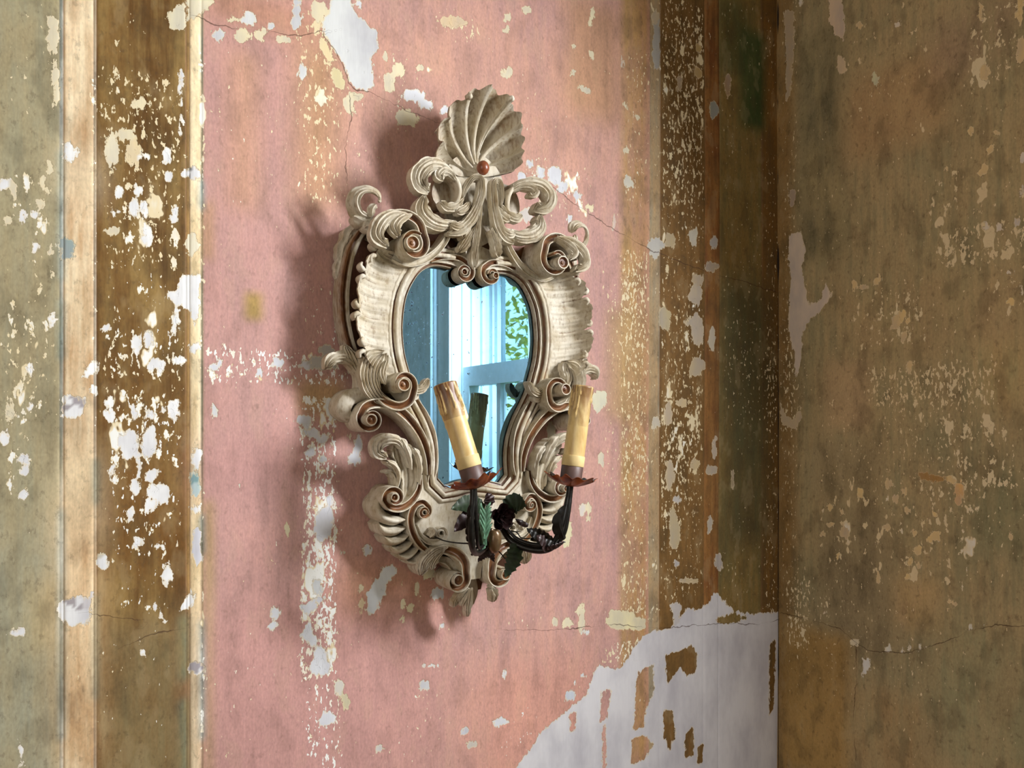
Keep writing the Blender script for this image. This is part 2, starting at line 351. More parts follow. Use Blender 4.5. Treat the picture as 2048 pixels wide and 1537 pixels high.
D(1240, 500, 1300, 1000, 0.50, 0.86, 0.15, 0.008); D(1200, 560, 1260, 1000, 0.30, 0.62, 0.2, 0.02); D(1245, 100, 1300, 420, 0.38, 0.60, 0.5, 0.008); D(1240, 1000, 1300, 1260, 0.48, 0.76, 0.3, 0.01)
D(1160, 980, 1240, 1110, 0.38, 0.42, 0.5); D(980, 1400, 1080, 1530, 0.32, 0.6, 0.9, 0.02); D(1200, 1280, 1290, 1330, 0.4, 0.8, 0.6)
D(1322, 0, 1407, 120, 0.62, 0.7, 0.25, 0.003); D(1322, 120, 1407, 420, 0.60, 0.74, 0.25, 0.003); D(1322, 420, 1407, 800, 0.64, 0.72, 0.35, 0.003); D(1322, 800, 1407, 1060, 0.70, 0.76, 0.25, 0.003); D(1322, 1050, 1407, 1200, 0.55, 0.70, 0.3, 0.003)
D(1300, 0, 1322, 1250, 0.42, 0.45, 0.5, 0.003); D(1410, 0, 1440, 1200, 0.20, 0.2, 0.4); D(1440, 0, 1556, 1200, 0.26, 0.42, 0.2); D(1525, 40, 1556, 1250, 0.40, 0.66, 0.3); D(1440, 150, 1480, 420, 0.4, 0.5, 0.1)
# plaster, losses, repairs: outlines read off the wall
p = W1.poly; e = W1.ell
p([(668, -20), (655, 20), (645, 40), (647, 68), (660, 92), (676, 112), (690, 132), (695, 158), (708, 176), (735, 184), (748, 172), (747, 142), (745, 120), (755, 96), (756, 64), (736, 46), (718, 32), (704, 4), (700, -20)], WHITE)
p([(664, 135), (680, 140), (692, 165), (688, 180), (672, 175), (662, 160)], (220, 206, 160))
p([(695, 178), (730, 192), (712, 205), (706, 232), (698, 228)], (226, 214, 176))
p([(638, 70), (652, 80), (668, 120), (655, 125), (640, 95)], (232, 214, 170))
for q in ((497, 35, 15, 16, WHITE), (440, 70, 13, 13, WHITE), (466, 38, 10, 9, CREAM), (543, 52, 9, 7, WHITE), (485, 70, 17, 18, CREAM), (565, 78, 18, 8, CREAM), (520, 70, 14, 12, CREAM),
          (593, 30, 10, 34, WHITE), (640, 20, 20, 22, CREAM), (605, 145, 10, 16, WHITE), (642, 197, 11, 18, (240, 236, 214)), (697, 205, 12, 20, CREAM), (780, 165, 14, 20, CREAM), (797, 140, 13, 15, CREAM),
          (825, 192, 26, 14, LILAC), (852, 208, 16, 12, LILAC), (815, 235, 22, 18, CREAM), (890, 220, 12, 10, LILAC), (838, 135, 8, 7, CREAM), (772, 112, 6, 10, CREAM), (905, 45, 30, 12, (226, 200, 160)), (718, 5, 6, 10, LILAC)):
    e(*q)
WHITE0, LILAC0 = WHITE, LILAC; WHITE = LILAC = (246, 247, 248)  # left patches get a lighter white, making up for weaker light in the colour
p([(410, -20), (372, -20), (372, 40), (398, 34), (428, 8), (428, -20)], (238, 228, 196))
p([(372, 8), (348, 12), (335, 30), (340, 55), (358, 65), (372, 50)], (228, 220, 190))
p([(95, 30), (118, 36), (118, 95), (108, 110), (96, 96)], CREAM); p([(100, 110), (118, 118), (118, 205), (106, 222), (104, 170)], CREAM)
p([(330, 590), (350, 578), (362, 556), (384, 548), (399, 552), (399, 632), (388, 655), (378, 620), (350, 610)], LILAC)
for q in ((225, 300, 16, 42, (240, 230, 200)), (268, 300, 16, 36, (232, 212, 170)), (250, 268, 22, 12, CREAM), (280, 205, 18, 12, CREAM), (268, 415, 13, 20, LILAC), (290, 418, 8, 20, LILAC), (240, 385, 11, 14, LILAC), (275, 380, 10, 12, LILAC),
          (333, 310, 12, 18, LILAC), (293, 312, 9, 9, LILAC), (340, 352, 9, 13, LILAC), (350, 430, 8, 20, LILAC), (228, 460, 18, 10, CREAM), (295, 470, 12, 24, WHITE), (232, 424, 9, 10, LILAC), (362, 250, 5, 20, LILAC), (362, 170, 5, 38, LILAC),
          (215, 655, 13, 8, WHITE), (275, 690, 12, 22, WHITE), (297, 680, 10, 22, WHITE), (315, 730, 20, 14, WHITE), (355, 720, 16, 10, WHITE), (352, 645, 8, 30, WHITE), (220, 820, 11, 28, WHITE), (268, 828, 8, 18, WHITE), (298, 830, 11, 10, WHITE), (348, 818, 12, 26, LILAC), (325, 822, 6, 12, WHITE),
          (258, 890, 22, 38, WHITE), (300, 885, 20, 34, WHITE), (278, 940, 7, 26, WHITE), (305, 950, 14, 12, WHITE), (320, 985, 22, 26, WHITE, -0.7), (272, 975, 12, 16, WHITE), (223, 945, 6, 18, WHITE), (275, 1085, 12, 12, LILAC), (335, 1150, 12, 22, WHITE), (320, 1095, 12, 5, WHITE), (262, 1030, 8, 18, WHITE), (300, 1010, 14, 16, WHITE),
          (310, 1215, 5, 10, WHITE), (322, 1228, 5, 18, WHITE, -0.4), (288, 1307, 5, 8, WHITE), (50, 930, 12, 24, LILAC), (45, 990, 10, 12, WHITE), (20, 820, 10, 30, CREAM), (105, 640, 9, 18, WHITE), (60, 740, 9, 14, WHITE), (62, 812, 8, 8, LILAC), (10, 875, 14, 14, WHITE),
          (10, 370, 16, 14, LILAC), (28, 385, 8, 20, CREAM), (45, 435, 9, 12, LILAC), (70, 428, 9, 10, LILAC), (88, 370, 6, 22, CREAM, -0.3), (100, 335, 6, 16, CREAM), (82, 405, 7, 15, CREAM), (20, 440, 9, 14, CREAM), (100, 500, 6, 16, CREAM), (72, 495, 6, 14, LILAC), (35, 1265, 20, 8, LILAC), (43, 1500, 5, 34, LILAC, -0.15)):
    e(*q)
for (u, v, ru, rv) in ((146, 813, 27, 25), (150, 1222, 36, 33), (393, 1336, 19, 13)):
    e(u, v, ru, rv, LILAC, 0, 13, 0.15); e(u + 1, v - 2, ru * 0.72, rv * 0.62, GREY, 0, 13, 0.2)
p([(360, 1222), (372, 1195), (384, 1178), (391, 1185), (388, 1205), (378, 1218)], LILAC); e(205, 1126, 16, 17, (214, 208, 190)); e(207, 1126, 9, 12, LILAC)
p([(172, 1195), (183, 1184), (183, 1210), (170, 1215)], (226, 222, 222)); e(140, 305, 16, 22, WHITE); e(180, 738, 14, 22, LILAC, 0.7); e(190, 783, 9, 9, LILAC); e(385, 345, 22, 14, WHITE); e(381, 345, 5, 7, (120, 118, 110))
e(387, 695, 12, 12, LILAC); e(393, 915, 11, 24, LILAC); e(383, 1060, 0.1, 0.1); e(392, 1018, 10, 9, LILAC); e(393, 1090, 11, 40, (206, 206, 214)); e(385, 490, 14, 24, (240, 232, 206)); e(390, 970, 11, 28, (184, 206, 206)); e(388, 960, 7, 10, (110, 160, 160)); e(133, 498, 16, 26, (150, 168, 164)); e(108, 550, 8, 8, CREAM)
WHITE, LILAC = WHITE0, LILAC0
for q in ((575, 1058, 8, 14, (240, 228, 186)), (648, 1050, 20, 34, LILAC), (655, 1030, 16, 20, LILAC), (637, 1175, 12, 16, (222, 226, 226)), (620, 1215, 18, 14, LILAC), (640, 1200, 12, 10, LILAC), (617, 1265, 14, 18, LILAC), (625, 1280, 10, 20, LILAC), (642, 1320, 18, 26, LILAC), (640, 1335, 22, 18, LILAC), (652, 1440, 18, 16, LILAC),
          (550, 1225, 10, 16, LILAC, 0.3), (548, 1250, 10, 10, LILAC), (610, 840, 18, 12, LILAC), (625, 868, 20, 12, LILAC), (645, 878, 14, 12, LILAC), (612, 850, 10, 10, WHITE), (555, 725, 14, 10, LILAC), (430, 733, 14, 8, LILAC), (440, 725, 8, 10, LILAC), (520, 745, 6, 12, LILAC), (615, 730, 16, 10, LILAC), (645, 725, 30, 16, (196, 192, 180)), (655, 700, 16, 14, (196, 190, 176)),
          (625, 905, 16, 10, LILAC), (648, 920, 10, 8, WHITE), (662, 1000, 9, 14, LILAC), (735, 1100, 10, 11, LILAC), (773, 1150, 16, 24, (224, 228, 232), 0.55), (755, 1185, 18, 34, (224, 228, 232), 0.35), (748, 1215, 16, 14, (224, 228, 232)), (722, 1180, 5, 12, CREAM), (724, 1215, 4, 24, (222, 200, 160)), (858, 1145, 11, 16, (236, 228, 186)), (833, 1178, 5, 13, CREAM), (878, 1187, 13, 15, WHITE),
          (820, 1218, 10, 10, CREAM), (808, 1208, 6, 10, CREAM), (805, 1240, 7, 7, CREAM), (883, 1252, 6, 6, LILAC), (850, 1372, 13, 13, (206, 206, 208)), (862, 1333, 20, 3, LILAC), (678, 1375, 12, 18, (214, 208, 196)), (690, 1405, 10, 18, (206, 196, 160)), (760, 1500, 8, 8, (214, 210, 204)), (930, 1465, 8, 10, LILAC, 0.5), (945, 1490, 14, 8, (210, 200, 186)), (1000, 1445, 16, 10, LILAC), (1010, 1350, 5, 13, LILAC),
          (710, 918, 14, 14, LILAC), (718, 890, 10, 18, LILAC), (700, 875, 5, 10, CREAM), (686, 1105, 4, 3, WHITE), (428, 825, 7, 16, WHITE), (480, 978, 4, 11, WHITE), (1103, 862, 10, 18, (214, 206, 190)), (1200, 800, 16, 22, (220, 216, 190)), (1203, 920, 7, 16, CREAM), (1110, 1038, 10, 12, LILAC), (1135, 1070, 10, 26, (224, 216, 176), 0.2), (1165, 1020, 6, 14, (224, 214, 204)), (1178, 1025, 5, 22, CREAM),
          (1110, 1245, 5, 12, CREAM), (1135, 1248, 13, 10, CREAM, -0.4), (1160, 1222, 9, 9, CREAM), (1163, 1245, 6, 22, CREAM), (1172, 1264, 6, 6, LILAC), (1165, 1212, 4, 4, CREAM), (1245, 1240, 30, 22, (234, 222, 176)), (1275, 1250, 18, 14, (230, 218, 176)), (1232, 1240, 14, 12, LILAC), (1140, 1392, 11, 11, (204, 210, 220)), (1168, 1352, 6, 5, LILAC), (1150, 1366, 4, 7, LILAC),
          (1110, 352, 16, 20, LILAC, -0.5), (1082, 345, 9, 14, LILAC), (1125, 375, 12, 14, LILAC), (1155, 390, 9, 10, LILAC), (1092, 378, 10, 8, LILAC), (1060, 330, 8, 10, LILAC), (1045, 355, 12, 12, LILAC), (1055, 430, 16, 14, (214, 206, 196)), (1180, 415, 9, 8, CREAM), (1140, 440, 6, 12, LILAC), (1015, 145, 12, 12, CREAM), (1013, 60, 8, 10, CREAM), (1052, 20, 10, 9, CREAM), (1015, 35, 8, 8, CREAM), (1182, 110, 6, 10, CREAM), (1168, 178, 16, 6, CREAM, 0.5), (1182, 35, 4, 20, CREAM, 0.2), (1145, 93, 4, 5, CREAM), (1143, 148, 4, 12, CREAM, 0.5),
          (1256, 365, 10, 14, (226, 220, 200)), (1252, 300, 6, 8, CREAM), (1274, 235, 6, 6, CREAM), (1250, 213, 4, 8, CREAM), (1228, 445, 4, 18, (214, 190, 180)), (1243, 130, 3, 14, (214, 190, 180)),
          (1310, 40, 9, 20, (206, 190, 160)), (1312, 95, 9, 50, (180, 178, 174)), (1310, 490, 18, 18, (206, 204, 196)), (1310, 500, 12, 20, (206, 204, 196)), (1385, 475, 10, 18, (214, 208, 190)), (1425, 485, 8, 16, (196, 190, 180)), (1340, 480, 10, 16, (196, 176, 136)), (1390, 590, 15, 24, (206, 190, 164)), (1395, 560, 14, 12, (206, 184, 146)), (1393, 660, 14, 30, (210, 194, 166)), (1378, 645, 12, 8, (210, 194, 166)), (1393, 735, 16, 18, (196, 178, 146)), (1422, 678, 8, 24, (206, 196, 176)), (1420, 535, 14, 12, (178, 160, 136)), (1330, 640, 12, 26, (196, 180, 138)), (1337, 830, 9, 26, (206, 184, 144)), (1365, 805, 16, 8, (206, 184, 144)), (1340, 950, 10, 30, (206, 184, 140)), (1390, 930, 10, 10, (206, 184, 140)), (1355, 1000, 10, 10, (206, 200, 190)), (1350, 1060, 12, 40, (200, 180, 130)), (1422, 940, 12, 10, (186, 172, 150)), (1428, 895, 5, 26, (196, 180, 160)), (1313, 845, 9, 14, (206, 196, 176)), (1420, 1050, 6, 20, (190, 180, 165)), (1437, 1125, 9, 17, (184, 174, 164)), (1355, 1128, 7, 6, (190, 184, 180)), (1380, 1163, 20, 6, (206, 184, 140)), (1425, 220, 10, 18, (150, 154, 140)), (1455, 175, 7, 24, (170, 140, 100)), (1465, 960, 4, 22, (170, 152, 120)), (1395, 145, 8, 14, (190, 162, 110)), (1395, 95, 6, 10, (190, 162, 110)), (1357, 170, 6, 20, (190, 162, 110))):
    e(*q)
p([(1360, 1235), (1378, 1215), (1395, 1222), (1418, 1206), (1428, 1186), (1440, 1190), (1446, 1200), (1470, 1222), (1500, 1228), (1560, 1224), (1560, 1760), (1400, 1745), (1200, 1770), (1050, 1720), (990, 1640), (1035, 1530), (1062, 1500), (1078, 1468), (1112, 1440), (1150, 1408), (1172, 1392), (1188, 1345), (1200, 1330), (1218, 1336), (1240, 1338), (1262, 1305), (1288, 1272), (1312, 1262), (1342, 1258)], (218, 216, 220))
p([(1340, 1210), (1355, 1204), (1364, 1212), (1360, 1250), (1350, 1250)], (206, 200, 196))
H = lambda pts: p(pts, None, hole=True)
H([(1278, 1345), (1308, 1330), (1308, 1385), (1292, 1420), (1288, 1455), (1268, 1460), (1272, 1390)])
H([(1332, 1312), (1360, 1304), (1384, 1294), (1396, 1310), (1392, 1345), (1376, 1352), (1362, 1335), (1350, 1350), (1336, 1368)])
H([(1205, 1385), (1222, 1378), (1218, 1410), (1212, 1440), (1200, 1445)]); H([(1206, 1465), (1211, 1440), (1212, 1530), (1206, 1545)])
H([(1265, 1480), (1290, 1472), (1306, 1490), (1290, 1520), (1262, 1530)]); H([(1330, 1420), (1345, 1425), (1352, 1470), (1340, 1500), (1328, 1470)])
H([(1372, 1470), (1388, 1455), (1388, 1510), (1372, 1518)]); H([(1396, 1495), (1408, 1490), (1406, 1525), (1396, 1530)]); H([(1140, 1430), (1152, 1425), (1150, 1460), (1142, 1462)])
H([(1432, 1238), (1470, 1228), (1495, 1238), (1470, 1246), (1440, 1248)]); H([(1540, 1290), (1552, 1280), (1548, 1420), (1540, 1430)])
for pts in ([(398, 34), (430, 48), (470, 56), (520, 60), (560, 66), (600, 72), (645, 64)], [(646, 70), (670, 100), (690, 135), (697, 165), (712, 178), (740, 184), (790, 210), (850, 235), (890, 250), (960, 290), (1040, 335), (1100, 370), (1160, 415), (1220, 455), (1300, 500), (1350, 520), (1420, 548), (1480, 562), (1550, 585)],
            [(238, 1298), (300, 1270), (340, 1262)], [(700, 195), (702, 240), (690, 300), (700, 400)], [(200, 1230), (270, 1240)], [(1010, 1260), (1100, 1262), (1230, 1250), (1320, 1258), (1440, 1248), (1520, 1250), (1556, 1240)]):
    W1.crack(pts)
for u, dp in ((119, 0.0012), (127, 0.0010), (187, 0.0014), (193, 0.0012), (372, 0.0012), (379, 0.0008), (403, 0.0012), (1300, 0.0010), (1320, 0.0016), (1408, 0.0014), (1438, 0.0016)):
    W1.out -= 0.6 * dp * np.exp(-((W1.a - X(u)) / 0.0011) ** 2)
for u0, u1, dp in ((127, 187, 0.0005), (379, 403, 0.0006), (1409, 1438, 0.0006)):
    W1.out += dp * sst(W1.a, X(u0), X(u0) + 0.001) * (1 - sst(W1.a, X(u1) - 0.001, X(u1)))
W1.out += (0.0012 * np.sin(W1.z * 3.1 + W1.a * 4) + 0.0008 * np.sin(W1.a * 11 + W1.z * 5))
W1.build('wall_back', WALLMAT, lambda a, z, o: (a, -o, z))

# the right-hand wall, with the window opening
Y2 = np.unique(np.round(np.concatenate([np.arange(-0.46, 0.0005, 0.003), [0.0, 0.02], np.linspace(WIN_Y0, -0.46, 8), np.linspace(WIN_Y1, WIN_Y0, 12), np.linspace(ROOM_Y, WIN_Y1, 20)]), 5))
Z2 = np.unique(np.round(np.concatenate([np.arange(0.75, 2.35, 0.0032), np.linspace(0, 0.75, 12), np.linspace(2.35, CEIL, 10), [WIN_Z0, WIN_Z1]]), 5))
W2 = Wall(Y2, Z2, PR)
W2.zone(-9, 9, PAL['rw'], PAL['rw2'], mott=1.0)
W2.zone(PR(1590, 800)[0], 9, (149, 116, 69), (119, 96, 60), soft=0.02, mott=1.0)
W2.zone(-9, WIN_Y1 - 0.12, (232, 234, 236), (222, 226, 230), soft=0.004, mott=0.6)
T = W2.tint; D = W2.dens; p = W2.poly; e = W2.ell
T(1600, 60, 1690, 520, (113, 107, 79), (140, 124, 87), 0.8, 0.02); T(1690, 130, 1900, 300, (169, 137, 96), (160, 132, 92), 0.8, 0.03); T(1860, 0, 2060, 140, (158, 132, 106), (146, 128, 93), 0.6, 0.03)
T(1700, 560, 2060, 720, (179, 153, 111), (149, 131, 93), 0.7, 0.04); T(1650, 720, 1740, 860, (174, 147, 110), (166, 140, 103), 0.8, 0.02); T(1960, 680, 2060, 820, (186, 157, 107), (162, 146, 101), 0.7, 0.03)
T(1620, 880, 1760, 1000, (133, 119, 87), (149, 131, 99), 0.7, 0.03); T(1640, 1020, 1780, 1300, (119, 106, 79), (135, 119, 87), 0.8, 0.03); T(1790, 1160, 1880, 1260, (174, 148, 99), (179, 148, 106), 0.8, 0.02)
T(1570, 1260, 1700, 1560, (159, 125, 68), (143, 113, 64), 0.9, 0.02); T(1850, 1250, 2060, 1560, (160, 147, 108), (134, 130, 96), 0.7, 0.04); T(1700, 1380, 1850, 1560, (166, 137, 92), (141, 124, 87), 0.7, 0.03); T(1960, 950, 2060, 1100, (136, 127, 92), (118, 117, 85), 0.6, 0.03)
D(1570, 0, 2060, 1560, 0.20, 0.30, 0.1, 0.02)
D(1560, 0, 1600, 1200, 0.35, 0.60, 0.25); D(1690, 0, 1880, 200, 0.56, 0.50, 0.3); D(1930, 0, 2060, 170, 0.60, 0.45, 0.1); D(1930, 220, 2060, 330, 0.50, 0.35, 0.2); D(1840, 320, 2060, 440, 0.56, 0.4, 0.2)
D(1870, 440, 2060, 530, 0.86, 0.7, 0.1); D(1960, 520, 2060, 640, 0.58, 0.45, 0.3); D(1700, 560, 1850, 700, 0.58, 0.45, 0.1); D(1730, 720, 2000, 820, 0.52, 0.86, 0.05); D(1640, 780, 1960, 1000, 0.40, 0.55, 0.1); D(1880, 830, 2040, 1010, 0.60, 0.45, 0.1)
D(1630, 930, 1960, 1160, 0.62, 0.35, 0.25); D(1570, 1150, 1620, 1300, 0.3, 0.75, 0.3); D(1640, 1170, 2060, 1560, 0.05, 0.2, 0.3)
RC = (236, 208, 147); RL = (236, 225, 208)
p([(1658, -20), (1684, -20), (1692, 60), (1688, 82), (1672, 70), (1658, 40)], (232, 208, 178)); e(1684, 130, 11, 20, (236, 211, 166)); p([(1568, 20), (1590, 22), (1588, 120), (1582, 190), (1572, 205), (1572, 110)], (204, 178, 133)); e(1601, 5, 5, 12, RL)
p([(1578, 470), (1602, 462), (1612, 500), (1604, 540), (1618, 610), (1640, 600), (1652, 565), (1664, 590), (1640, 625), (1620, 640), (1606, 665), (1604, 700), (1600, 735), (1586, 765), (1590, 720), (1582, 690), (1576, 650), (1578, 600), (1582, 560), (1576, 520)], (227, 211, 194))
p([(1560, 800), (1570, 830), (1586, 840), (1600, 812), (1604, 835), (1592, 860), (1564, 852), (1558, 825)], (215, 194, 156)); p([(1577, 380), (1592, 378), (1590, 410), (1580, 418)], (189, 166, 137))
for q in ((1752, 160, 6, 14, (236, 236, 189), -0.3), (1966, 145, 12, 18, RC), (1800, 48, 7, 8, RL), (1720, 52, 7, 7, RC), (1960, 20, 5, 20, RC), (2042, 100, 12, 26, RC), (2040, 20, 8, 40, RC), (1970, 452, 7, 9, RL), (2000, 455, 7, 9, RL), (2034, 445, 7, 9, RL), (2042, 380, 5, 12, RL), (2046, 315, 6, 14, RL), (1978, 300, 6, 16, RC, 0.5), (1965, 340, 9, 12, RC, 0.5), (1992, 265, 6, 6, RC), (1938, 263, 7, 8, RC), (1890, 337, 6, 7, RC), (1755, 560, 6, 14, RC, 0.4), (1725, 575, 12, 6, RC), (1708, 570, 5, 12, RC), (1795, 640, 10, 24, RC, 0.7), (1808, 670, 6, 16, RC, 0.4), (1815, 642, 5, 7, RC),
          (2020, 545, 8, 7, RL), (2042, 580, 6, 10, RL), (2022, 605, 8, 8, RC), (1818, 735, 6, 14, RC), (1775, 970, 8, 13, RC), (1790, 1000, 8, 10, RC), (1806, 985, 6, 12, RC), (1720, 985, 6, 12, RC), (1916, 985, 12, 24, (232, 189, 126)), (1900, 960, 14, 8, RC, 0.3), (1860, 955, 30, 9, (178, 140, 83), 0.2), (1866, 1074, 16, 10, RC, -0.4), (1834, 1102, 12, 9, RC), (1688, 1065, 10, 14, RC), (1820, 1125, 6, 9, RC), (1836, 1131, 5, 7, RC), (1814, 1154, 6, 7, RC), (1828, 1068, 6, 10, RC), (1772, 1056, 7, 8, RC), (1675, 1115, 6, 9, RC), (1755, 1155, 4, 14, RC), (1658, 1050, 8, 6, RC), (1645, 1068, 5, 8, RC), (1868, 1028, 6, 9, RC, -0.5), (1812, 1022, 7, 7, RC), (1660, 1015, 5, 9, RC), (1684, 1024, 5, 9, RC), (2022, 1070, 5, 12, RC), (1650, 1225, 4, 5, RL), (1710, 1285, 10, 8, (236, 225, 189)), (1900, 1205, 6, 6, RC), (1895, 1220, 5, 5, RC), (1910, 1210, 5, 6, RC)):
    e(*q)
p([(1725, 1316), (1740, 1318), (1742, 1336), (1730, 1348), (1722, 1362)], (236, 236, 232))
for u, v, wd, ht in ((1775, 1306, 8, 24), (1804, 1306, 5, 10), (1818, 1305, 5, 22), (1838, 1302, 6, 14), (1850, 1298, 6, 6), (1942, 1262, 7, 16), (1900, 1280, 6, 4), (1972, 1252, 5, 8)):
    p([(u - wd, v), (u + wd, v - 1), (u + wd * 0.3, v - ht)], (236, 236, 225))
for pts in ([(1562, 1228), (1620, 1240), (1680, 1258), (1710, 1285), (1740, 1302), (1800, 1308), (1850, 1298), (1900, 1280), (1940, 1262), (2000, 1250), (2060, 1256)], [(1712, 1290), (1712, 1360), (1706, 1440), (1712, 1520)]):
    W2.crack(pts)
for ar in (W2.base, W2.alt): ar[W2.a > -0.6] = np.clip(ar[W2.a > -0.6] * np.array([1.28, 1.33, 1.45]), 0, 0.75)
W2.dm = np.where(W2.dm > 0.02, W2.dm + 0.05, 0); W2.ds = np.where(W2.ds > 0.02, W2.ds + 0.06, 0)
W2.out += 0.0015 * np.sin(W2.z * 4 + W2.a * 7) + 0.001 * np.sin(W2.a * 23 + W2.z * 3)
W2.build('wall_right', WALLMAT, lambda a, z, o: (XR - o, a, z), drop=lambda a, z: (a < WIN_Y0) & (a > WIN_Y1) & (z > WIN_Z0) & (z < WIN_Z1))
# a ragged gap runs down the corner
gm = simple('dark_gap', rgb(34, 20, 12), 0.9)
zs = np.linspace(0.7, 2.5, 160); V = []; Fc = []
for i, z in enumerate(zs):
    k = 0.0006 + 0.0022 * max(0, math.sin(z * 9.0 + 0.6) * math.sin(z * 37) + 0.25 * math.sin(z * 90)) * (1 if z > CAMZ + 0.05 else 0.3)
    V += [(XR - k, -0.0006, z), (XR - 0.0002, -k * 0.9 - 0.0006, z)]
    if i: Fc.append((2 * i - 2, 2 * i - 1, 2 * i + 1, 2 * i))
V = [(x, y - 0.0012, z) for x, y, z in V]
obj('trim_1', V, Fc, gm, kind='structure')
# rest of the room shell
plaster = simple('old_distemper', rgb(176, 160, 132), 0.85, var=0.2, scale=8)
boards = simple('floor_boards', rgb(120, 84, 54), 0.5, var=0.35, scale=6)
boxes('floor', [(ROOM_X0, XR + 0.4, ROOM_Y, 0.1, -0.1, 0.0)], boards, kind='structure')
boxes('ceiling', [(ROOM_X0, XR + 0.4, ROOM_Y, 0.1, CEIL, CEIL + 0.1)], plaster, kind='structure')
boxes('wall_left', [(ROOM_X0 - 0.1, ROOM_X0, ROOM_Y, 0.1, 0.0, CEIL)], plaster, kind='structure')
boxes('wall_front', [(ROOM_X0, XR, ROOM_Y - 0.1, ROOM_Y, 0.0, CEIL)], plaster, kind='structure')
#@@WINDOW@@
# ------------------------------------------------------------------ the window that the mirror shows
wp = simple('white_window_paint', rgb(232, 232, 230), 0.45, var=0.05)
glass = N('window_glass'); _t = glass.node('ShaderNodeBsdfTransparent'); _g = glass.node('ShaderNodeBsdfGlossy'); _g.inputs['Roughness'].default_value = 0.02
_m = glass.node('ShaderNodeMixShader'); _f = glass.node('ShaderNodeFresnel'); _f.inputs[0].default_value = 1.06
glass.link(_f.outputs[0], _m.inputs[0]); glass.link(_t.outputs[0], _m.inputs[1]); glass.link(_g.outputs[0], _m.inputs[2]); glass.link(_m.outputs[0], glass.t.nodes['Material Output'].inputs[0]); glass = glass.m
y0, y1, z0, z1 = WIN_Y0, WIN_Y1, WIN_Z0, WIN_Z1
dp = 0.17
win = boxes('window_1', [(XR, XR + dp, y1 - 0.03, y1, z0, z1), (XR, XR + dp, y0, y0 + 0.03, z0, z1), (XR, XR + dp, y1, y0, z1, z1 + 0.03), (XR - 0.03, XR + dp, y1, y0, z0 - 0.03, z0)], wp, kind='structure')
def wpart(name, lst, mat=wp): return boxes(name, lst, mat, win)
# casing: flat board with a raised outer moulding, an inner bead; panelled jamb lining
for nm, a, b in (('casing', y1 - 0.15, y1), ('casing', y0, y0 + 0.12)):
    wpart(nm, [(XR - 0.014, XR, a, b, z0 - 0.03, z1 + 0.15)])
wpart('casing', [(XR - 0.014, XR, y1, y0, z1, z1 + 0.15)])
wpart('casing_moulding', [(XR - 0.034, XR - 0.014, y1 - 0.15, y1 - 0.118, z0 - 0.03, z1 + 0.15), (XR - 0.022, XR - 0.014, y1 - 0.03, y1 - 0.004, z0, z1), (XR - 0.026, XR - 0.014, y1 - 0.118, y1 - 0.105, z0 - 0.03, z1 + 0.15)])
for k, (xa, xb, t) in enumerate(((0.018, 0.03, 0.010), (0.05, 0.062, 0.012), (0.085, 0.097, 0.016), (0.118, 0.15, 0.022))):
    wpart('jamb_bead', [(XR + xa, XR + xb, y1, y1 + t, z0, z1)])
def sash(x0, x1, za, zb, ya, yb, ny, nz, st=0.028, nm='sash'):
    s = wpart(nm, [(x0, x1, ya, ya + st, za, zb), (x0, x1, yb - st, yb, za, zb), (x0, x1, ya + st, yb - st, za, za + st * 1.3), (x0, x1, ya + st, yb - st, zb - st * 1.2, zb)])
    xm = (x0 + x1) / 2; L = []
    for i in range(1, ny):
        y = ya + (yb - ya) * i / ny; L.append((xm - 0.011, xm + 0.011, y - 0.011, y + 0.011, za + st, zb - st))
    for i in range(1, nz):
        z = za + (zb - za) * i / nz; L.append((xm - 0.011, xm + 0.011, ya + st, yb - st, z - 0.011, z + 0.011))
    for b in L: m_ = boxes('muntin', [b], wp, s)
    for i in range(ny):
        for j in range(nz):
            a = ya + (yb - ya) * i / ny; b = ya + (yb - ya) * (i + 1) / ny; c = za + (zb - za) * j / nz; d = za + (zb - za) * (j + 1) / nz
            boxes('pane', [(xm - 0.0015, xm + 0.0015, a + 0.009, b - 0.009, c + 0.009, d - 0.009)], glass, s)
ZM = CAMZ + 0.165
sash(XR + 0.125, XR + 0.155, ZM - 0.02, z1, y1 + 0.012, y0, 3, 2, 0.03)
sash(XR + 0.02, XR + 0.055, z0, ZM + 0.015, y1, y0, 3, 2, 0.05)
